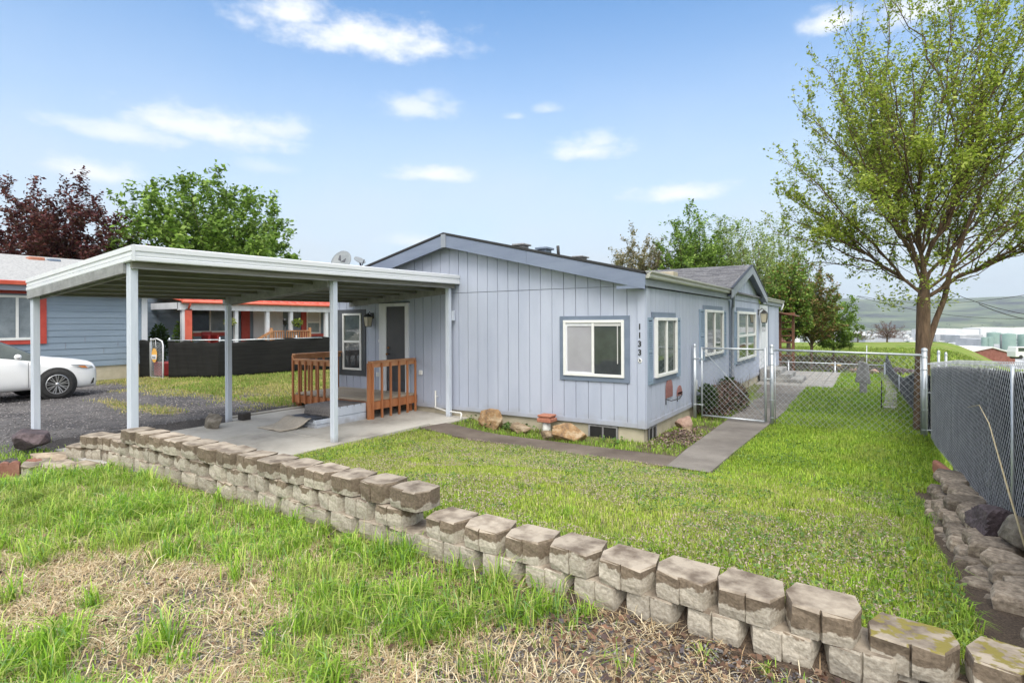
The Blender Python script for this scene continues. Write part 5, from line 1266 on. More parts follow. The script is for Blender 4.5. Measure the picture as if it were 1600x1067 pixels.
tag(m.build('red_chair', 'red_dark', bevel=.01, loc=(p.x,p.y,.3)), 'dark red wooden chair on the neighbouring porch', 'chair')
for k, (px, x_, r_, zc, lb) in enumerate(((249, -21.9, (.32,.34,.75), 1.35, 'dark green rounded shrub behind the small white gate'), (286, -22.2, (.32,.36,.85), 1.45, 'bright green conical shrub left of the white porch corner post'))):
    p = at(px, 520, 'x', x_); t = thing('shrub', lb, 'shrub', (x_, p.y, .2))
    tuft('foliage', (x_,p.y,zc), r_, 1500, .10, [(.035,.07,.02),(.05,.09,.025)] if k == 0 else [(.12,.22,.03),(.18,.28,.05),(.07,.13,.02)], t, seed=5+k, p_=.35)
    m = MB(); m.tube([(x_,p.y,.1),(x_,p.y,1.2)], .04, 6); m.build('trunk', 'bark', t)
# black screened fence and small gate
pa, pg0, pg1, pb, pc, pd_ = Vector((-20.3,8.85,0)), None, None, None, None, None
q = lambda px, t: dist_at(px, t)
p_l, g0, g1, p_m, p_c, p_r = q(216,18.6), q(233,18.3), q(256,17.9), q(262,17.9), q(341,17.6), q(560,21.5)
bfn = thing('screened_fence', 'waist high fence covered with black screening cloth in front of the neighbouring porch', 'fence', (p_c.x, p_c.y, p_c.z))
def screen(a, b, h0, h1, seed, n=60):
    m = MB(); V = []; r = random.Random(seed); K = 9
    d = (b-a); nrm = Vector((-d.y, d.x, 0)).normalized()
    for i in range(n+1):
        p = a+d*i/n; zb_ = hz(p.x, p.y)
        for k in range(K+1):
            t = k/K; h = h0+(h1-h0)*i/n+.03*math.sin(i*.31+seed)*(t)
            w = .035*math.sin(i*.22+seed)+.012*math.sin(i*.6+k*.5)+r.uniform(-.004,.004)+.022*math.sin(k*3.1+i*.03)
            V.append((p.x+nrm.x*w*.6, p.y+nrm.y*w*.6, zb_+h*t))
    m.add(V, [(i*(K+1)+k, (i+1)*(K+1)+k, (i+1)*(K+1)+k+1, i*(K+1)+k+1) for i in range(n) for k in range(K)], 0, True)
    o = m.build('screen', 'black_screen', bfn); s_ = o.modifiers.new('s', 'SOLIDIFY'); s_.thickness = .01
screen(p_l, g0, 1.22, 1.22, 7, 10); screen(p_m, p_c, 1.20, 1.14, 1); screen(p_c, p_r, 1.14, 1.26, 2, 90)
def tail(a, b, h): m = MB(); m.tube([(a.x,a.y,hz(a.x,a.y)+h),(b.x,b.y,hz(b.x,b.y)+h)], .018, 6); m.build('top_rail', 'galv', bfn)
tail(p_m, p_c, 1.22); tail(p_c, p_r, 1.20)
for p in (p_l, g0, p_m, p_c, p_c.lerp(p_r, .5)): zz = hz(p.x, p.y); post(bfn, p.x+FWD[0]*.09, p.y+FWD[1]*.09, zz-.1, zz+1.26, .026)
sg = thing('small_gate', 'small white framed wire gate with a round topped frame in the black fence', 'gate', (g0.x, g0.y, g0.z))
z0 = g0.z+.03; m = MB(); d = (g1-g0); P0 = g0+d*.08; P1 = g0+d*.94
m.tube([(P0.x,P0.y,z0),(P0.x,P0.y,z0+1.12),(P0.x+d.x*.06,P0.y+d.y*.06,z0+1.22),(P0.lerp(P1,.5).x,P0.lerp(P1,.5).y,z0+1.26),(P1.x-d.x*.08,P1.y-d.y*.08,z0+1.18),(P1.x,P1.y,z0+1.06),(P1.x,P1.y,z0),(P0.x,P0.y,z0)], .022, 8)
m.build('gate_frame', 'white_paint', sg)
L, P = lin(P0.x, P0.y, P1.x, P1.y); V, F_ = link_wires(P, L, lambda s: z0+.02, lambda s: z0+1.15, .08, .004); mesh_obj('chain_mesh', V, F_, 'galv_wire', sg)
c = P0.lerp(P1, .42); m = MB()
M = Matrix.Translation((c.x+.03, c.y-.05, z0+.72)) @ Matrix.Rotation(math.atan2(d.y, d.x), 4, 'Z')
def oval(m, M, rx, rz0, th, n=18, y=0): m.prism([M @ Vector((rx*math.cos(2*math.pi*i/n), y, rz0*math.sin(2*math.pi*i/n)-(0))) for i in range(n)], M.to_3x3() @ Vector((0, -th, 0)))
oval(m, M, .15, .23, .012); sgn = m.build('hanging_sign', 'yellow_tag', loc=tuple(M.translation)); tag(sgn, 'oval yellow and white sign hanging on the small white gate', 'sign')
m = MB(); m.prism([M @ Vector(v) for v in ((-.13,-.013,-.12),(.13,-.013,-.12),(.14,-.013,.02),(-.14,-.013,.02))], M.to_3x3() @ Vector((0,-.008,0))); m.build('sign_panel', 'white_paint', sgn)
m = MB(); m.prism([M @ Vector(v) for v in ((-.09,-.022,-.085),(.09,-.022,-.085),(.09,-.022,-.05),(-.09,-.022,-.05))], M.to_3x3() @ Vector((0,-.004,0))); m.build('sign_lettering', 'dark_mark', sgn)
m = MB(); m.tube([M @ Vector((-.10,0,.15)), M @ Vector((-.07,0,.50)), M @ Vector((.06,0,.50)), M @ Vector((.10,0,.15))], .008, 5); m.build('cord', 'far_white', sgn)
c = P0.lerp(P1, .55); m = MB(); m.box(c.x-.5,c.x-.1,c.y+.1,c.y+.6,z0,z0+.48); tag(m.build('red_bin', 'red_dark', bevel=.05, loc=(c.x-.3,c.y+.3,z0)), 'dark red bin behind the small white gate', 'bin')
# ================================================================== white car
car = thing('parked_car', 'white sedan parked on the gravel beside the blue neighbouring house', 'car', (-16.6, 3.6, .36))
CXs, CY_, CZ = -15.65, 6.02, .37         # side plane, nose, ground
W2 = .92
# longitudinal sections: (y back from nose, half width, z sill, z shoulder, z top(hood/roof), top half width)
secs = [(.00,.56,.22,.58,.68,.40),(.04,.70,.18,.64,.76,.54),(.14,.82,.17,.70,.82,.64),(.35,.89,.17,.73,.87,.70),(.65,.915,.17,.76,.92,.74),(.9,.92,.18,.77,.945,.76),(1.1,.92,.20,.81,.985,.76),(1.22,.92,.20,.83,1.02,.76),
        (1.6,.92,.20,.87,1.24,.70),(1.95,.92,.20,.90,1.41,.62),(2.3,.92,.20,.91,1.475,.59),(3.0,.92,.20,.92,1.49,.58),(3.6,.92,.20,.94,1.44,.58),(4.0,.92,.20,.96,1.30,.62),(4.35,.91,.20,.97,1.12,.68),(4.65,.88,.24,.96,1.06,.68),(4.8,.80,.30,.90,.98,.60),(4.87,.62,.40,.80,.86,.45)]
cx = CXs-W2
m = MB(); V = []; ring = 14
def secring(s_):
    y, hw, zs_, zsh, zt_, tw = s_
    half = [(hw*.80, zs_), (hw*.97, zs_+.05), (hw, zs_+(zsh-zs_)*.45), (hw*.985, zsh-.04), (hw*.95, zsh), (tw+(.02 if zt_-zsh < .3 else .0), zt_-.035), (tw*.82, zt_)]
    return half
for s_ in secs:
    h = secring(s_)
    for x, z_ in h: V.append((cx+x, CY_-s_[0], CZ+z_))
    for x, z_ in h[::-1]: V.append((cx-x, CY_-s_[0], CZ+z_))
ns = len(secs)
m.add(V, [(i*ring+j, (i+1)*ring+j, (i+1)*ring+(j+1) % ring, i*ring+(j+1) % ring) for i in range(ns-1) for j in range(ring)]+[tuple(range(ring))[::-1], tuple(range((ns-1)*ring, ns*ring))], 0, True)
# mark glass faces
gl = []
for k, f_ in enumerate(m.f[:(ns-1)*ring]):
    i, j = divmod(k, ring)
    if (8 <= i+1 and i < 13 and j in (4, 8)): m.mi[k] = 1
    if (i in (7, 8) and j in (5, 6, 7)): m.mi[k] = 1
    if (i in (12, 13) and j in (5, 6, 7)): m.mi[k] = 1
body = m.build('body', ['car_white', 'car_glass'], car)
ss = body.modifiers.new('sub', 'SUBSURF'); ss.levels = 2; ss.render_levels = 2
# wheel arches + wheels
for yy, lab in ((.90, 'front'), (3.75, 'rear')):
    for sgn_ in (1, -1):
        xw = cx+sgn_*(W2+.004); yc = CY_-yy; zc = CZ+.325
        m = MB(); m.lathe([(.0, 0), (.375, 0), (.385, -.01*sgn_), (.385, -.16*sgn_), (0, -.16*sgn_)], (xw, yc, zc), 36, 'x'); m.build('wheel_arch', 'tyre', car)
        m = MB(); xo = xw+sgn_*.012
        m.lathe([(.19, -.01*sgn_), (.23, .008*sgn_), (.29, .014*sgn_), (.322, .0), (.328, -.05*sgn_), (.328, -.2*sgn_), (.2, -.2*sgn_)], (xo, yc, zc), 40, 'x'); wh = m.build('wheel', 'tyre', car)
        m = MB(); m.lathe([(.205, .006*sgn_), (.222, .012*sgn_), (.224, -.02*sgn_), (.20, -.03*sgn_)], (xo, yc, zc), 40, 'x'); m.lathe([(0, .006*sgn_), (.035, .006*sgn_), (.042, -.01*sgn_)], (xo, yc, zc), 16, 'x')
        for a in range(9):
            t = 2*math.pi*a/9+.2
            for dt in (-.13, .13):
                p0_ = (xo-.012*sgn_, yc+.035*math.cos(t), zc+.035*math.sin(t)); p1_ = (xo-.0*sgn_, yc+.208*math.cos(t+dt), zc+.208*math.sin(t+dt)); m.beam(p0_, p1_, .016, .016, up=(1,0,0))
        m.build('rim', 'alloy', wh)
def cwl(m, a0, a1, z0, z1, d0, d1, mi=0): m.box(cx+W2+d0, cx+W2+d1, CY_-a1, CY_-a0, CZ+z0, CZ+z1, mi)
m = MB(); # headlight: wrapped wedge
hp = [(.14,.655),(.30,.64),(.62,.735),(.66,.765),(.45,.755),(.20,.715)]
for sg_ in (1, -1):
    m = MB(); pts = [(cx+sg_*(np.interp(a, [.0,.16,.35,.65,1], [.66,.80,.88,.915,.92])+.0), CY_-a, CZ+z_) for a, z_ in hp]
    m.prism(pts, (sg_*.016, 0, 0)); hl = m.build('headlight', 'headlamp', car, bevel=.006)
    m = MB(); pts = [(cx+sg_*(np.interp(a, [.0,.16,.35,.65,1], [.66,.80,.88,.915,.92])+.017), CY_-a, CZ+z_) for a, z_ in ((.28,.655),(.42,.68),(.50,.72),(.36,.715))]; m.prism(pts, (sg_*.004, 0, 0)); m.build('indicator', 'amber', hl)
    m = MB(); pts = [(cx+sg_*(np.interp(a, [.0,.05,.16,.35], [.52,.68,.81,.885])+.003), CY_-a, CZ+z_) for a, z_ in ((.06,.30),(.22,.27),(.17,.40),(.10,.42))]; m.prism(pts, (sg_*.01, 0, 0)); m.build('fog_light', 'black_metal', car)
    m = MB(); m.lathe([(0,0),(.05,.0),(.062,.05),(.058,.11),(.0,.15)], (cx+sg_*(W2-.0), CY_-1.62, CZ+.985), 12, 'x' if sg_ > 0 else 'x'); m.build('wing_mirror', 'car_white', car)
m = MB()
for a in (1.42, 2.55): m.box(cx+W2-.0, cx+W2+.0035, CY_-a-.004, CY_-a+.004, CZ+.30, CZ+.86)
m.build('door_seam', 'black_metal', car)
m = MB(); m.tube([(cx+W2*.70,CY_-1.45,CZ+.985),(cx+W2*.3,CY_-1.38,CZ+1.0)], .012, 6); m.build('wiper', 'black_metal', car)
m = MB(); m.box(cx-.5,cx+.5,CY_-.03,CY_+.01,CZ+.30,CZ+.50); m.build('grille', 'black_metal', car, bevel=.02)
# ================================================================== trees
def tree(name, label, base, fork_h, crown_c, crown_r, nlimb, pal, leafsz, ntwig, nleaf, rad=.14, seed=0, cat='tree', lean=(0,0), bark='bark', up=.5, group=None, spread=1., low=.0, leaf_step=.5, droop=.0, gap=.0, tip=None, limb_r=None, lead=1., mains=0):
    r = random.Random(seed); rn = np.random.default_rng(seed)
    base = Vector(base); t = thing(name, label, cat, tuple(base), group)
    trunk = MB(); fork = base+Vector((lean[0], lean[1], fork_h))
    pts = [base-Vector((0,0,.3)), base+(fork-base)*.05, base+(fork-base)*.33+Vector((r.uniform(-.03,.03),r.uniform(-.03,.03),0)), base+(fork-base)*.7, fork]
    trunk.tube(pts+[fork+Vector((.02,.01,lead*.4)), fork+Vector((-.02,.02,lead*.8))], [rad*1.35, rad*1.15, rad*.98, rad*.93, rad*.86, rad*.58, rad*.2], 14)
    C_ = Vector(crown_c); S = Vector(crown_r); LP = []
    ML = []
    def bez(a, b, c, q): return a*(1-q)**2+b*2*q*(1-q)+c*q*q
    for i in range(nlimb):
        # limb targets spread over the upper shell of the crown
        ph = i*2.39996+r.uniform(-.3,.3); zz = low+(1-low)*((i+.5)/nlimb)
        if mains: zz = low+(1-low)*((i*7) % mains+.5)/mains*.85+.04 if i < mains else low+(1-low)*((i-mains+.5)/(nlimb-mains))
        zz = min(.99, zz); rh = math.sqrt(max(0, 1-zz*zz)) if zz > 0 else math.sqrt(1-zz*zz)
        k = r.uniform(.82, 1.05)
        if r.random() < gap: k *= .7
        T = C_+Vector((S.x*rh*math.cos(ph)*k, S.y*rh*math.sin(ph)*k, S.z*zz*k))
        s0 = fork+Vector((0,0,(zz*.75-.06+r.uniform(-.04,.04))*lead)); mid = s0+(T-s0)*.42+Vector((0,0,up*(T-s0).length*.22*(1-zz)))-Vector((0,0,(T-s0).length*.05*zz))
        if mains and i >= mains:
            bst = max(ML, key=lambda q: (q[2]-q[0]).normalized().dot((T-q[0]).normalized())+r.uniform(-.05, .05)); q_ = r.uniform(.10, .48)
            s0 = bez(*bst, q_); mid = s0+(T-s0)*.40+Vector((0,0,up*(T-s0).length*.10))+(bez(*bst, q_+.1)-s0)*.9
        elif mains: ML.append((s0, mid, T))
        L_ = (T-s0).length; n = 9
        lr = (limb_r or rad*.36)*r.uniform(.7,1.1)*((1.05 if i < mains else .52) if mains else 1)
        lp = [bez(s0, mid, T, q/n) for q in range(n+1)]
        lp = [p+Vector((r.gauss(0,1), r.gauss(0,1), r.gauss(0,1)))*L_*.010*(j > 0) for j, p in enumerate(lp)]
        trunk.tube(lp, [lr*(1-.90*j/n)+.003 for j in range(n+1)], 6, cap=False)
        nb = ntwig
        for b in range(nb):
            q = .14+.86*(b+r.random())/nb; q = min(q, 1); p = bez(s0, mid, T, q); dd = (bez(s0, mid, T, min(1, q+.05))-bez(s0, mid, T, q-.05)).normalized()
            sd = Vector((r.gauss(0,1), r.gauss(0,1), r.gauss(0,.7)+up*.5-droop)).normalized()
            dr = (dd*.75+sd*.85*spread+Vector((0,0,.25*up))).normalized()
            bl = L_*r.uniform(.16,.34)*(1.15-q*.55)
            e = p+dr*bl; md = p+dr*bl*.5-Vector((0,0,bl*.04)); e = e+Vector((0,0,bl*(.22*up-droop*.4)))
            trunk.tube([p, md, e], [lr*.28*(1.1-q)+.004, lr*.16*(1.1-q)+.003, .002], 4, cap=False)
            for l in range(4):
                f0 = r.uniform(.25, .95); q0 = p.lerp(e, f0); d2 = (dr+Vector((r.gauss(0,.6), r.gauss(0,.6), r.gauss(0,.5)+.3*up-droop*.6))).normalized(); tl = bl*r.uniform(.25,.5)
                e2 = q0+d2*tl
                if l < 2: trunk.tube([q0, e2], [.004, .0015], 3, cap=False)
                for u_ in np.linspace(.05, 1.05, max(2, int(nleaf*.42))): LP.append(q0+d2*tl*u_+Vector((r.gauss(0,1), r.gauss(0,1), r.gauss(0,1)))*leafsz*leaf_step)
            for u_ in np.linspace(.10, 1.08, max(2, int(nleaf*.7))): LP.append(p.lerp(e, u_)+Vector((r.gauss(0,1), r.gauss(0,1), r.gauss(0,1)))*leafsz*leaf_step)
    tr = trunk.build('trunk', bark, t)
    if mains:
        for _ in range(60):
            c_ = fork+Vector((r.gauss(0,.42), r.gauss(0,.42), r.uniform(-.05,.9)))
            LP += [c_+Vector((r.gauss(0,.07), r.gauss(0,.07), r.gauss(0,.06))) for _ in range(16)]
    cr = leaves('crown', np.array([tuple(p) for p in LP]), leafsz, pal, 'leaf', t, seed=seed)
    return t
YG = [(.32,.41,.05), (.40,.48,.075), (.24,.33,.04), (.46,.52,.13), (.18,.26,.035)]
tb = dist_at(1440, 10.3); tb.z = hz(tb.x, tb.y)-.05
rgt = Vector((RGT[0], RGT[1], 0)); fwd = Vector((FWD[0], FWD[1], 0))
cc = tb+rgt*.45+fwd*.3
big = tree('maple_tree', 'tall spreading tree with fresh yellow green leaves just behind the corner of the chain-link fences', tb, 2.45, (cc.x, cc.y, 3.0), (2.95, 2.95, 5.6), 80, YG, .064, 17, 19, mains=9, rad=.122, seed=4, low=.06, up=.75, spread=.9, limb_r=.033, lean=(.03,.02))
# second leaning stem
m = MB(); b0 = tb+Vector((0,0,.05)); pts = [b0+rgt*q+Vector((0,0,z_)) for q, z_ in ((.02,1.30),(.10,1.56),(.27,2.08),(.42,2.45),(.52,2.92),(.74,3.5),(1.08,4.4),(1.35,5.4))]
m.tube(pts, [.07,.058,.050,.045,.042,.034,.022,.006], 10); o = m.build('limb', 'bark', big); o['label'] = 'thin second stem leaning to the right'
GRN = [(.11,.20,.03), (.17,.29,.045), (.08,.14,.025), (.24,.38,.07), (.31,.44,.10)]
LG = [(.24,.33,.09), (.31,.40,.12), (.17,.25,.06), (.36,.43,.17)]
def far_tree(px, t, top, r, label, pal, seed, fork=2.4, leaf=.17, nl=26, nt=13, nlf=16, squash=1, zc=None, rad=.16, low=-.1, name='broadleaf_tree', **k):
    b = dist_at(px, t); ztop = CAMH+(504-top-20)*t/873; z0_ = b.z; zc_ = zc if zc is not None else z0_+fork+.3
    return tree(name, label, b, fork, (b.x, b.y, zc_), (r, r*squash, ztop-zc_), nl, pal, leaf, nt, nlf, rad=rad, seed=seed, low=low, **k)
MAR = [(.08,.025,.03), (.13,.04,.045), (.05,.016,.02), (.19,.07,.06), (.10,.06,.04)]
far_tree(95, 36, 262, 4.8, 'dark maroon leaved tree rising behind the grey roof of the neighbouring house', MAR, 21, leaf=.22, nl=44, nt=18, nlf=26, name='plum_tree', up=.6, zc=4.2)
far_tree(-40, 38, 320, 5.0, 'second maroon tree cut off by the left edge of the picture', MAR, 27, leaf=.22, nl=26, nt=12, nlf=18, name='plum_tree', zc=4.)
far_tree(330, 40, 250, 6.6, 'large bright green tree rising behind the white edge of the carport roof', GRN, 22, leaf=.34, nl=44, nt=16, nlf=26, up=.35, zc=4.6, low=-.05, spread=.8)
far_tree(1000, 48, 350, 2.9, 'pale blossoming tree behind the right end of the main roof', [(.30,.26,.15), (.22,.20,.09), (.14,.15,.05), (.38,.34,.24)], 23, leaf=.19, nl=34, nt=13, nlf=26, zc=4.6)
far_tree(1080, 46, 325, 3.0, 'dense green tree behind the middle of the side roof', GRN, 24, leaf=.22, nl=36, nt=14, nlf=28, zc=4.8)
far_tree(1128, 50, 318, 2.2, 'tall narrow green tree right of the dense green tree', LG+GRN[:2], 25, leaf=.20, nl=30, nt=12, nlf=24, zc=4.8)
far_tree(1178, 44, 322, 2.4, 'thin pale green tree with open branches above the side gable', LG, 26, leaf=.17, nl=28, nt=11, nlf=18, zc=3.5)
far_tree(1232, 31, 392, 1.25, 'slender tree with dark trunk just beyond the back fence', GRN+[(.26,.15,.06)], 31, leaf=.15, nl=28, nt=11, nlf=22, zc=2.8, fork=2.2, rad=.12, low=-.4, bark='bark_dark')
far_tree(1268, 34, 395, 1.7, 'young tree with reddish green leaves right of the slender dark trunked tree', [(.14,.20,.04), (.24,.16,.06), (.30,.20,.09), (.09,.14,.03), (.2,.27,.06)], 32, leaf=.15, nl=28, nt=11, nlf=20, zc=2.8, fork=1.9, rad=.09, low=-.45)
far_tree(1302, 38, 430, 1.7, 'drooping light green tree nearest to the distant hills', [(.18,.30,.05), (.24,.36,.07), (.12,.2,.03)], 33, leaf=.15, nl=26, nt=10, nlf=18, zc=1.9, fork=1.8, rad=.07, low=-.7, droop=.5)
far_tree(1218, 60, 330, 3.4, 'faint tall tree in the distance beyond the wooden trellis', LG, 34, leaf=.24, nl=28, nt=11, nlf=20, zc=5)
b = dist_at(1386, 88); tree('bare_shrub', 'reddish brown leafless shrub at the far edge of the green field', b, .5, (b.x,b.y,b.z+.6), (2.6,2.2,2.7), 22, [(.16,.10,.09),(.22,.14,.12)], .16, 9, 7, rad=.12, seed=41, cat='shrub', low=-.05)
b = dist_at(1340, 86); tree('bare_shrub', 'smaller brown leafless shrub left of the reddish one in the field', b, .3, (b.x,b.y,b.z+.4), (2.4,2.0,1.3), 14, [(.17,.14,.10),(.13,.14,.06)], .16, 8, 7, rad=.08, seed=42, cat='shrub', low=-.05)
# ================================================================== distance: fields, town, tanks, hills (terrain above)
def far_box(name, px0, px1, t, z0, z1, depth, mt, label=None, cat='building', rf=None, rmt='far_white', group=None):
    a, b = dist_at(px0, t), dist_at(px1, t); f_ = Vector((FWD[0], FWD[1], 0))*depth
    m = MB(); bs = [a, b, b+f_, a+f_]
    m.hexa([(p.x, p.y, z0) for p in bs]+[(p.x, p.y, z1) for p in bs])
    o = m.build(name, mt, loc=(a.x, a.y, z0)); tag(o, label, cat, group)
    if rf:
        m = MB(); c0, c1 = (a+b)/2, (a+b)/2+f_
        ov = (b-a).normalized()*.4
        m.prism([(a-ov)[:2]+(z1,), tuple(c0)[:2]+(z1+rf,), (b+ov)[:2]+(z1,)] if False else [Vector(((a-ov).x,(a-ov).y,z1)), Vector((c0.x,c0.y,z1+rf)), Vector(((b+ov).x,(b+ov).y,z1))], f_)
        m.build('roof', rmt, o)
    return o
Z = lambda py, t: CAMH+(504.3+.0047*-600-py)*t/873
# red brown shed
t_ = 118
a, b = dist_at(1514, t_), dist_at(1586, t_); z0 = Z(562, t_)-1; ze_ = Z(551.5, t_); zr = Z(544.5, t_)
sh = thing('red_shed', 'long red brown shed with a white ridged roof below the green bank', 'building', (a.x, a.y, z0))
f_ = Vector((FWD[0], FWD[1], 0))*16-Vector((RGT[0], RGT[1], 0))*4; c_ = a.lerp(b, .48)
m = MB(); m.prism([Vector((a.x,a.y,z0)), Vector((b.x,b.y,z0)), Vector((b.x,b.y,ze_-.5)), Vector((c_.x,c_.y,zr)), Vector((a.x,a.y,ze_))], f_); m.build('wall', 'brick_red', sh)
up_ = Vector((0,0,.25)); m = MB()
for p, q_, zz0, zz1 in ((a, c_, ze_, zr), (c_, b, zr, ze_-.5)):
    A_, B_ = Vector((p.x,p.y,zz0+.05)), Vector((q_.x,q_.y,zz1+.05)); m.prism([A_-f_.normalized()*.3, B_-f_.normalized()*.3, B_-f_.normalized()*.3+up_, A_-f_.normalized()*.3+up_], f_*1.05)
m.build('roof', 'far_white', sh)
far_box('white_shed', 1498, 1532, 150, Z(556,150)-2, Z(548,150), 20, 'far_white', 'low white shed just left of the red brown shed', rf=.8)
# parked vans beside it
def tiny_van(px, t, py, L_, label):
    a = dist_at(px, t); z0 = Z(py, t); tv = thing('parked_van', label, 'van', (a.x, a.y, z0)); r_ = Vector((RGT[0], RGT[1], 0)); f__ = Vector((FWD[0], FWD[1], 0))*2
    m = MB(); prof = [(0,.4),(L_,.4),(L_,1.3),(L_*.86,1.45),(L_*.76,2.3),(L_*.05,2.4),(0,1.4)]
    m.prism([Vector((a.x,a.y,z0+h))+r_*q for q, h in prof], f__); m.build('body', 'far_white', tv, bevel=.08)
    m = MB(); m.prism([Vector((a.x,a.y,z0+h))+r_*q-f__*.012 for q, h in ((L_*.1,1.5),(L_*.83,1.5),(L_*.74,2.15),(L_*.1,2.2))], f__*.01); m.build('window', 'car_glass', tv)
    for q in (.2, .78):
        m = MB(); c = Vector((a.x,a.y,z0+.4))+r_*L_*q
        m.prism([c-f__*.02+r_*.4*math.cos(s*math.pi/5)+Vector((0,0,.4*math.sin(s*math.pi/5))) for s in range(10)], f__*1.04); m.build('wheel', 'tyre', tv)
tiny_van(1587, 108, 562, 4.8, 'white van parked to the right of the red brown shed')
# warehouses (broad pale band), grey sheds, green tanks
TW = [(1290,1352,900,534,518,'far_white','long white warehouse seen between the small trees and the bare shrub'), (1352,1412,820,535,524,'far_grey','grey industrial shed behind the bare shrub'),
 (1450,1530,1450,524,515,'far_white','very long white warehouse behind the leaning stem'), (1532,1600,1500,524,513.5,'far_white','long white warehouse at the right edge above the green tanks'), (1600,1660,1500,524,514,'far_white','white warehouse beyond the right edge'),
 (1462,1500,1150,533,523,'far_grey','grey factory shed right of the leaning stem'), (1500,1536,1100,534,524,'far_grey','grey flat shed left of the green tanks'), (1240,1290,700,540,526,'far_white','pale shed behind the young reddish tree'), (1222,1236,500,538,522,'brick_red','small red building beside the trellis'),
 (1270,1284,260,534,526,'far_white','tiny white shed in the town behind the young trees'), (1284,1292,260,534,527,'far_grey','tiny grey shed beside the tiny white shed'), (1545,1568,800,541,531,'far_grey','dark grey block between the green tanks'), (1300,1340,360,538,533,'far_dark','low dark sheds behind the drooping tree')]
for (p0, p1, t_, y0, y1, mt_, lb) in TW: far_box('warehouse' if mt_ == 'far_white' else 'industrial_shed', p0, p1, t_, Z(y0, t_)-12, Z(y1, t_), 60 if t_ > 500 else 12, mt_, lb, 'building', rf=(t_*.0014 if p1-p0 > 30 else None), rmt='far_white' if mt_ != 'far_dark' else 'far_grey')
for k, (px, w_, y0, y1, lb) in enumerate(((1575,20,539,523,'wide green storage tank right of the dark chimney'), (1546,10,536,528,'small green storage tank left of the dark chimney'), (1600,16,536,524,'green storage tank cut by the right edge'), (1538,8,538,528,'small green tank furthest to the left'), (1553,18,530,521,'pale green cylindrical silo behind the small tanks'))):
    t_ = 620+40*(k == 4); a = dist_at(px, t_); r_ = w_/2*t_/873; z0 = Z(y0, t_)-6; z1 = Z(y1, t_)
    m = MB(); m.lathe([(r_,z0),(r_,z1),(r_*.98,z1+.2),(0,z1+r_*.18)], (a.x,a.y,0), 28); tag(m.build('storage_tank', 'far_tank', loc=(a.x,a.y,z0)), lb, 'tank')
a = dist_at(1564, 600); m = MB(); m.tube([(a.x,a.y,Z(545,600)),(a.x,a.y,Z(523,600))], .7, 8); tag(m.build('chimney', 'far_dark', loc=(a.x,a.y,Z(545,600))), 'dark chimney between two green storage tanks', 'chimney')
# town: many small pale roofs that read as one mass
r_ = random.Random(3); m = MB()
for i in range(2400):
    t_ = 450*math.exp(r_.random()*1.7); u = r_.uniform(.44, 1.05); x, y = (FWD[0]+u*RGT[0])*t_, (FWD[1]+u*RGT[1])*t_; z_ = hz(x, y)
    w_, d_, h_ = r_.uniform(6,22), r_.uniform(6,13), r_.uniform(3,7); rot = r_.choice((.2,.2,1.77)); c, s = math.cos(rot), math.sin(rot)
    cs = [(x+c*a-s*b, y+s*a+c*b) for a, b in ((-w_/2,-d_/2),(w_/2,-d_/2),(w_/2,d_/2),(-w_/2,d_/2))]
    m.hexa([(*p, z_-1) for p in cs]+[(*p, z_+h_) for p in cs], r_.choice((0,0,1,1,2)))
tag(m.build('town', ['far_white', 'far_grey', 'far_dark', 'shingle']), kind='stuff')
P_ = []
g = np.random.default_rng(9)
for i in range(1000):
    t_ = 380*math.exp(g.random()*2.1); u = g.uniform(.44, 1.05); x, y = (FWD[0]+u*RGT[0])*t_, (FWD[1]+u*RGT[1])*t_; z_ = hz(x, y); r1 = g.uniform(2.5, 5.5)
    d = g.normal(size=(26, 3)); d /= np.linalg.norm(d, axis=1)[:, None]; P_.append(np.array([x, y, z_+r1*.8])+d*r1*(g.random((26,1))**.4))
o = leaves('town_trees', np.concatenate(P_), 2.6, [(.04,.065,.025),(.06,.09,.03),(.05,.05,.03),(.09,.12,.04)], seed=3, aspect=.9); tag(o, kind='stuff')
# brush on the bank just past the back fence, and rocks there
g = np.random.default_rng(12); n = 16000; t_ = g.uniform(32.5, 45, n); u = g.uniform(.44, .69, n); x, y = (FWD[0]+u*RGT[0])*t_, (FWD[1]+u*RGT[1])*t_; hh = 1.1*fbm(x, y, .8, 3)+.1; z = Hgt(x, y, False)+g.random(n)*hh*np.interp(u, [.44,.6,.69], [1.0,.75,.25])
o = leaves('brush', np.stack([x, y, z], 1), .13, [(.10,.075,.07),(.15,.11,.10),(.06,.05,.04),(.09,.11,.04),(.20,.16,.14)], seed=4); tag(o, kind='stuff')
for k, (px, t_, s_) in enumerate(((1364,33,.8),(1334,33.5,.7),(1400,32,1.0),(1424,32,.9),(1412,34,.7),(1301,34,.6))):
    p = dist_at(px, t_); rock('rock', (p.x, p.y, p.z+.05), (s_, s_*.8, s_*.7), 'rock_dark' if k > 1 else 'rock_pink', ['pinkish rock beyond the weathered board','small pink rock left of the weathered board','dark rock behind the brick edging strip','large dark rock behind the tree trunk','dark rock left of the tree trunk','dark rock below the rail of the back fence'][k], seed=90+k)
p = dist_at(1302, 35); rock('rock', (p.x, p.y, p.z+.30), (.9,.5,.5), 'straw_rock', 'yellow tan rock seen through the back fence', seed=99)
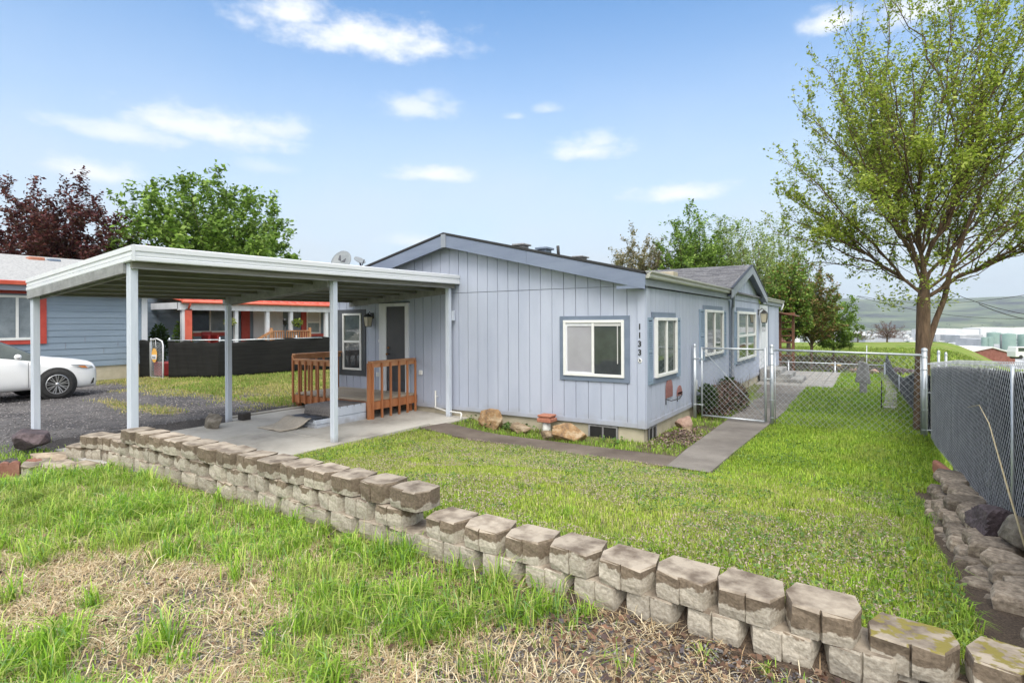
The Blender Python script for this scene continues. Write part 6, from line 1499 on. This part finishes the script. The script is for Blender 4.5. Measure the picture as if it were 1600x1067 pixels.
# power lines
for k, (a_, b_) in enumerate((((1340,462,60),(1700,440,48)), ((1340,463,60),(1700,492,60)), ((1380,400,44),(1700,500,40)), ((1530,476,40),(1760,478,44)))):
    A_, B_ = dist_at(a_[0], a_[2]), dist_at(b_[0], b_[2]); A_.z, B_.z = Z(a_[1], a_[2]), Z(b_[1], b_[2])
    pts = [A_.lerp(B_, q/12)-Vector((0,0,1))*(1.3*4*(q/12)*(1-q/12)) for q in range(13)]; m = MB(); m.tube(pts, .03, 4)
    tag(m.build('power_line', 'black_metal', loc=tuple(A_)), ['thin power line crossing the sky right of the large tree','second thin power line just above the hills on the right','steep power line running down to the right behind the large tree','lowest power line near the top of the hills'][k], 'cable')
# ================================================================== grass, straw, leaves, pebbles
def blades(name, x, y, h, w, pal, bend=.5, mt='grass', kind='stuff', z=None, flat=0., seed=0, zoff=0):
    g = np.random.default_rng(seed+100); n = len(x); z = Hgt(x, y)+zoff if z is None else z
    a = g.random(n)*2*math.pi; ca, sa = np.cos(a), np.sin(a); L_ = h*(.45+1.1*g.random(n)**1.5); ww = w*(.6+.8*g.random(n))
    b = bend*(.3+1.1*g.random(n)); dirx, diry = np.cos(a+1.57+g.normal(size=n)*.5), np.sin(a+1.57+g.normal(size=n)*.5)
    up1 = L_*.55*(1-flat); up2 = L_*np.clip(1-b*.45, .25, 1)*(1-flat)
    B0 = np.stack([x-ca*ww/2, y-sa*ww/2, z-.012], 1); B1 = np.stack([x+ca*ww/2, y+sa*ww/2, z-.012], 1)
    mx_, my_ = x+dirx*L_*b*.22, y+diry*L_*b*.22
    if flat: mx_, my_ = x+dirx*L_*.5, y+diry*L_*.5
    M0 = np.stack([mx_-ca*ww*.42, my_-sa*ww*.42, z+up1+.004], 1); M1 = np.stack([mx_+ca*ww*.42, my_+sa*ww*.42, z+up1+.004], 1)
    k = 1.0 if flat else .75
    T = np.stack([x+dirx*L_*(b*.75 if not flat else 1), y+diry*L_*(b*.75 if not flat else 1), z+up2+.003], 1)
    V = np.stack([B0, B1, M1, M0, T], 1).reshape(-1, 3)
    idx = np.arange(n)[:, None]*5; F_ = np.concatenate([idx, idx+1, idx+2, idx+3, idx+3, idx+2, idx+4], 1)
    pal = np.asarray(pal, float); c = pal[g.integers(0, len(pal), n)]*(.75+.5*g.random((n, 1)))
    if mt == 'grass':
        pn = fbm(x, y, .75, 201)[:, None]; c = c*(.80+.55*pn); yl = (sst(.50, .72, fbm(x, y, 1.9, 207, 3))*np.where(y < 2.8, .3, .32))[:, None]*(g.random((n, 1)) < .8); c = c*(1-yl)+np.array([[.47,.44,.17]])*yl
    C = np.concatenate([np.repeat(c, 5, 0), np.ones((n*5, 1))], 1)
    me = npmesh(name, V, np.tile([4, 3], n), F_.ravel(), MATS[mt], C)
    return tag(link(name, me), kind=kind)
def scatter(x0, x1, y0, y1, dens, dfun=None, seed=0):
    g = np.random.default_rng(seed); n = int((x1-x0)*(y1-y0)*dens); x = g.uniform(x0, x1, n); y = g.uniform(y0, y1, n)
    if dfun is not None: k = g.random(n) < dfun(x, y); x, y = x[k], y[k]
    u = (x*RGT[0]+y*RGT[1])/np.maximum(x*FWD[0]+y*FWD[1], .01); k = (np.abs(u) < 1.2) & (x*FWD[0]+y*FWD[1] > .6)
    return x[k], y[k]
def lawnmask(x, y):
    k = (y > 2.96) & (x < .98)
    pathw = ((y > 7.72+.03*(fbm(x,y,3,8)-.5)*4) & (y < 8.43) & (x < -1.8)) | ((x > -2.52-.35*sst(12,19,y)) & (x < -1.80+.15*sst(8,14,y)) & (y > 7.7) & (y < 19.6))
    patio = (x > -3.3) & (x < -.98) & (y > 19.4)
    slab = (x < -7.1+.0) | ((y > 8.15) & (x < -6.9))
    rockw = (x > .44-.25*(fbm(x,y,1.5,4)-.5)) & (y < 8.2)
    return k & ~pathw & ~patio & ~slab & ~rockw & ~((y > 8.4) & (x < -2.45))
LAWN = [(.32,.45,.04), (.37,.51,.06), (.42,.53,.08), (.26,.39,.035), (.47,.50,.15), (.50,.42,.28)]
LUSH = [(.20,.35,.035), (.25,.42,.045), (.31,.48,.06), (.15,.26,.03), (.38,.51,.10)]
x, y = scatter(-7.2, 1, 2.9, 9.0, 6200, lambda x, y: lawnmask(x, y)*sst(9.0, 7.0, y)*np.clip(.55+1.1*(fbm(x,y,1.3,61)-.3), .3, 1), 1)
n1 = fbm(x, y, .8, 62); blades('lawn_grass', x, y, .026+.036*n1, .0055, LAWN, .8, seed=1)
x, y = scatter(-7.2, 1, 2.9, 7.8, 600, lambda x, y: lawnmask(x, y)*np.clip(sst(4.6, 3.0, y)+sst(-.8,.3,x)*.8+.12, 0, 1), 11)
blades('long_grass', x, y, .07, .0065, LUSH, .9, seed=11)
x, y = scatter(-2, 1, 6.8, 14, 4200, lambda x, y: lawnmask(x, y)*sst(6.8, 9.0, y), 2); blades('lawn_grass', x, y, .048+.03*(x > -.6), .0075, LUSH+LAWN[:3], .7, seed=2)
x, y = scatter(-2.8, 1.0, 14, 25.6, 1500, lawnmask, 3); blades('lawn_grass', x, y, .10, .014, LUSH, .7, seed=3)
# clover and small pale lawn flowers
x, y = scatter(-7, .6, 3.1, 12, 420, lambda x, y: lawnmask(x, y)*(fbm(x,y,1.6,71) > .5), 4); z = Hgt(x, y)+.035+.02*np.random.default_rng(1).random(len(x))
tag(leaves('clover', np.stack([x, y, z], 1), .028, [(.12,.22,.05),(.18,.28,.08)], seed=6, up=2, aspect=.9), kind='stuff')
x, y = scatter(-6.5, .2, 3.2, 8, 1300, lambda x, y: lawnmask(x, y)*(fbm(x,y,.9,73) > .48), 5); z = Hgt(x, y)+.05
tag(leaves('lawn_petals', np.stack([x, y, z], 1), .017, [(.46,.36,.34),(.52,.44,.36),(.36,.27,.22)], seed=7, up=1), kind='stuff')
# weeds in the bed along the front wall and the corner
def bed(x, y): return (((y > 8.46) & (y < 9.14) & (x < -2.5) & (x > -6.85)) | ((x > -3.2) & (x < -2.5) & (y > 8.46) & (y < 17)))*np.clip(1.6*(fbm(x,y,1.6,81)-.22), 0, 1)
x, y = scatter(-6.9, -2.45, 8.45, 17, 3200, bed, 6); blades('bed_grass', x, y, .07, .009, LUSH+[(.3,.3,.12)], .7, seed=4)
x, y = scatter(-6.8, -3.5, 8.6, 9.12, 900, lambda x, y: fbm(x,y,2.5,82) > .47, 7); z = Hgt(x, y)+np.random.default_rng(2).random(len(x))*.13
tag(leaves('bed_weeds', np.stack([x, y, z], 1), .06, [(.10,.20,.04),(.14,.25,.06),(.06,.12,.03)], seed=8, up=.8, aspect=.7), kind='stuff')
# foreground
STR0 = [(.60,.49,.30), (.50,.40,.22)]
def fg_d(x, y): 
    n = fbm(x, y, 3.5, 91); return np.clip(fore_green(x, y)*1.25*(.12+1.3*sst(.40,.58,n))+.16*sst(-.9,-1.6,x), 0, 1)*(y < np.interp(x, [-12,-8.3,-7.6,-6.7], [1.9,1.75,2.0,2.66]))*((x < -6.7) | (y < 2.73))
def tufts(name, cx, cy, nb, rad, h, w, pal, seed, bend=1.1):
    g = np.random.default_rng(seed); n = len(cx); k = g.integers(nb//2, nb, n); X = np.repeat(cx, k); Y = np.repeat(cy, k); H_ = np.repeat(h*(.5+.8*g.random(n)), k)
    X = X+g.normal(size=len(X))*rad; Y = Y+g.normal(size=len(X))*rad; return blades(name, X, Y, H_, w, pal, bend, seed=seed)
FGP = [(.20,.36,.03), (.26,.46,.04), (.32,.52,.06), (.14,.27,.03), (.40,.54,.10), (.20,.36,.11), (.46,.50,.16)]
x, y = scatter(-9.6, .1, .4, 2.68, 75, lambda x, y: fg_d(x, y)*(.25+.9*sst(.42,.60,fbm(x,y,1.6,191))), 80)
tufts('grass_tufts', x, y, 90, .032, .155, .0062, FGP, 81)
x, y = scatter(-2.4, .3, 1.6, 2.7, 9, None, 84); tufts('grass_tufts', x, y, 40, .018, .10, .005, FGP+STR0, 85)
x, y = scatter(-6.8, .7, 3.0, 7.6, 26, lambda x, y: lawnmask(x, y)*np.clip(sst(3.9, 3.0, y)+sst(-.6,.3,x)+.15, 0, 1), 86); tufts('grass_tufts', x, y, 46, .03, .10, .006, LUSH, 87)
x, y = scatter(-9.6, .2, .4, 2.74, 4600, fg_d, 8); n1 = fbm(x, y, 1.7, 92)
g0_ = fore_green(x, y); blades('long_grass', x, y, (.035+.085*n1)*(.6+.6*g0_), .0052, FGP, .9, seed=5)
def st_d(x, y): return np.clip(fore_straw(x, y)*1.0+.30, 0, 1)*(y < 2.68)*((x > -6.6) | (y < 1.9))*(.25+.75*sst(.35,.55,fbm(x,y,3,95)))
x, y = scatter(-7, .6, .4, 2.7, 6500, lambda x, y: st_d(x, y)*(1-.78*sst(-1.9,-1.2,x)), 9)
STR = [(.60,.49,.30), (.70,.60,.40), (.48,.37,.21), (.74,.66,.48), (.36,.25,.14), (.55,.42,.26)]
blades('dry_straw', x, y, .085, .0042, STR, .6, 'straw', flat=.86, seed=6, zoff=.014)
x, y = scatter(-2.6, .5, 1.4, 2.75, 2000, lambda x, y: fbm(x,y,2.4,96) > .5, 10); blades('dry_straw', x, y, .10, .0038, STR, .6, 'straw', flat=.8, seed=7, zoff=.014)
x, y = scatter(-7, .3, .5, 2.7, 130, None, 12)
blades('dry_straw', x, y, .13, .005, STR, .9, 'straw', flat=.3, seed=8)
# driveway grass, yellowish
def dg(x, y):
    a, b, c = zones(x, y); return np.clip(a*1.3-.15, 0, 1)
x, y = scatter(-20, -10.7, 3.2, 13.5, 1200, dg, 13); blades('driveway_grass', x, y, .055, .011, [(.28,.32,.06), (.36,.36,.10), (.20,.29,.04), (.50,.42,.18), (.44,.38,.15), (.46,.38,.20)], .7, seed=9)
x, y = scatter(-18, -10.8, 7.5, 16, 700, lambda x, y: fbm(x, y, .7, 98) > .50, 14); blades('driveway_grass', x, y, .08, .014, [(.15,.25,.04), (.20,.31,.05), (.30,.34,.09)], .7, seed=10)
x, y = scatter(-10.9, -9.0, 1.9, 4.2, 1500, lambda x, y: (fbm(x, y, 1.5, 99) > .5)*np.exp(-((x+9.6)/.6)**2-((y-2.7)/.5)**2)*1.3, 15); blades('driveway_grass', x, y, .09, .007, LUSH, .8, seed=12)
# far field grass tops on the bench
x, y = scatter(-9, 18, 27, 75, 90, lambda x, y: (fbm(x, y, .25, 44) > .36), 16); blades('field_grass', x, y, .30, .07, [(.18,.28,.035), (.25,.35,.05), (.31,.38,.09), (.14,.21,.03)], .7, seed=13)
# dead leaves and litter
def lit(x, y): return np.clip(blob(x,y,-1.3,2.55,1.2,.28)*1.1+blob(x,y,-.4,2.5,.8,.35)+.05, 0, 1)
x, y = scatter(-5, .5, 1.0, 2.72, 1000, lit, 17); z = Hgt(x, y)+.02+.02*np.random.default_rng(3).random(len(x))
tag(leaves('dead_leaves', np.stack([x, y, z], 1), .030, [(.12,.065,.04),(.20,.11,.07),(.08,.05,.045),(.25,.16,.10),(.07,.06,.07)], 'leaf_dead', seed=11, up=.7, aspect=.75), kind='stuff')
x, y = scatter(-3.2, -2.5, 8.7, 11.2, 1500, lambda x, y: blob(x,y,-2.85,9.75,.38,.8), 18); z = Hgt(x, y)+.12*np.random.default_rng(4).random(len(x))*blob(x,y,-2.85,9.75,.3,.7)+.02
tag(leaves('leaf_pile', np.stack([x, y, z], 1), .05, [(.16,.10,.075),(.25,.18,.15),(.10,.07,.06),(.32,.26,.22)], 'leaf_dead', seed=12), 'heap of dry brown leaves on the soil by the house corner', 'leaf pile') and None
# withered plants behind the gate
t = thing('withered_shrub', 'dense low shrub of brown withered stems behind the gate', 'shrub', (-2.9, 13.6, 0))
g = np.random.default_rng(20); n = 9000; d = g.normal(size=(n, 3)); d /= np.linalg.norm(d, axis=1)[:, None]; P_ = np.array([-2.85,13.7,.05])+d*(g.random((n,1))**.4)*np.array([.42,1.75,.62]); P_ = P_[P_[:, 2] > 0]
leaves('foliage', P_, .06, [(.10,.05,.04),(.16,.09,.07),(.07,.045,.035),(.20,.13,.10),(.05,.08,.025)], 'leaf_dead', t, seed=21)
m = MB()
for i in range(80): x_ = random.uniform(-3.1,-2.6); y_ = random.uniform(12.3,15.2); m.tube([(x_,y_,0),(x_+random.uniform(-.2,.2),y_+random.uniform(-.3,.3),random.uniform(.4,.75))], [.008,.003], 4)
m.build('stem', 'bark', t)
for k, (x_, y_, lb) in enumerate(((-2.95,12.35,'dark green leafy plant at the near end of the withered shrub'), (-3.0,14.6,'dark green leafy plant growing out of the top of the withered shrub'))):
    o = tuft('green_plant', (x_,y_,.42), (.22,.35,.30), 900, .08, [(.035,.07,.02),(.06,.11,.03),(.09,.15,.05)], None, (x_,y_,0), seed=30+k); tag(o, lb, 'plant')
# pebbles
def pebbles(name, x0, x1, y0, y1, dens, sz, f_, seed):
    x, y = scatter(x0, x1, y0, y1, dens, f_, seed); g = np.random.default_rng(seed+1); n = len(x); z = Hgt(x, y)
    base = np.array([(1,0,0),(0,1,0),(-1,0,0),(0,-1,0),(.1,.1,.8),(0,0,-.6)], float); s = sz*(.4+1.0*g.random((n,1,1))); jit = 1+.5*(g.random((n,6,1))-.5)
    a = g.random(n)*6.28; c, q = np.cos(a), np.sin(a); B_ = base[None]*s*jit*np.array([1,.75,.6]); X = B_[:,:,0]*c[:,None]-B_[:,:,1]*q[:,None]; Y = B_[:,:,0]*q[:,None]+B_[:,:,1]*c[:,None]
    V = np.stack([X+x[:,None], Y+y[:,None], B_[:,:,2]+z[:,None]+.004], 2).reshape(-1, 3)
    f0 = np.array([(0,1,4),(1,2,4),(2,3,4),(3,0,4),(1,0,5),(2,1,5),(3,2,5),(0,3,5)]); F_ = (np.arange(n)[:,None,None]*6+f0[None]).reshape(-1)
    cc_ = np.repeat((.5+1.0*g.random((n,1)))*np.array([[1,.97,.96]]), 6, 0); C = np.concatenate([cc_, np.ones((n*6,1))], 1)
    me = npmesh(name, V, np.full(n*8, 3), F_, MATS['pebble'], C); tag(link(name, me), kind='stuff')
pebbles('gravel', -2.6, .3, .9, 2.7, 3200, .009, lambda x, y: np.clip(1.2-fore_green(x, y)*2, 0, 1), 40)
pebbles('gravel', -7, -2.5, .5, 2.4, 900, .010, lambda x, y: np.clip(1.-fore_green(x, y)*2, 0, 1), 42)
pebbles('gravel', -20, -7.3, 2.5, 9, 260, .018, lambda x, y: ((x < -10.6) | (y < 3.4)) & ~((y < 3.0) & (x > -8.6)), 44)
# dry stalk arching from the rocks
m = MB(); m.tube([(.80,4.55,.60),(.74,4.75,.95),(.72,5.3,1.30),(.74,5.9,1.36),(.70,6.2,1.30)], [.007,.006,.004,.003,.002], 5); tag(m.build('dry_stalk', 'straw_stalk', loc=(.8,4.6,.6)), 'thin dry stalk arching in front of the slatted fence', 'stalk')
HAZE = .0001
# haze
hm = D.materials.new('haze'); hm.use_nodes = True; n_, l_ = hm.node_tree.nodes, hm.node_tree.links; n_.clear()
pv = n_.new('ShaderNodeVolumePrincipled'); pv.inputs['Color'].default_value = (.80,.88,1,1); pv.inputs['Density'].default_value = HAZE; pv.inputs['Anisotropy'].default_value = .2
oo = n_.new('ShaderNodeOutputMaterial'); l_.new(pv.outputs[0], oo.inputs['Volume']); MATS['haze'] = hm
if HAZE > 0:
    m = MB(); m.box(-9600, 9600, -9600, 9600, -60, 460); tag(m.build('haze', 'haze'), kind='stuff')
GR = {'rock': 'loose rocks around the yard', 'flat_stone': 'flat stones on the curved wall end', 'satellite_dish': 'satellite dishes above the carport', 'hanging_basket': 'baskets hanging in the neighbouring porch', 'shrub': 'shrubs beside the neighbouring house',
 'plum_tree': 'maroon trees behind the neighbouring house', 'broadleaf_tree': 'trees behind the houses', 'bare_shrub': 'leafless shrubs in the field', 'storage_tank': 'green storage tanks in the valley', 'warehouse': 'white warehouses in the valley', 'industrial_shed': 'grey sheds in the valley', 'power_line': 'power lines on the right', 'stake': 'thin stakes in the side lawn', 'green_plant': 'leafy plants at the withered shrub'}
for o in D.objects:
    if o.parent is None and o.get('label') and not o.get('group'):
        b_ = o.name.split('.')[0]
        if b_ in GR: o['group'] = GR[b_]
bpy.context.view_layer.update()
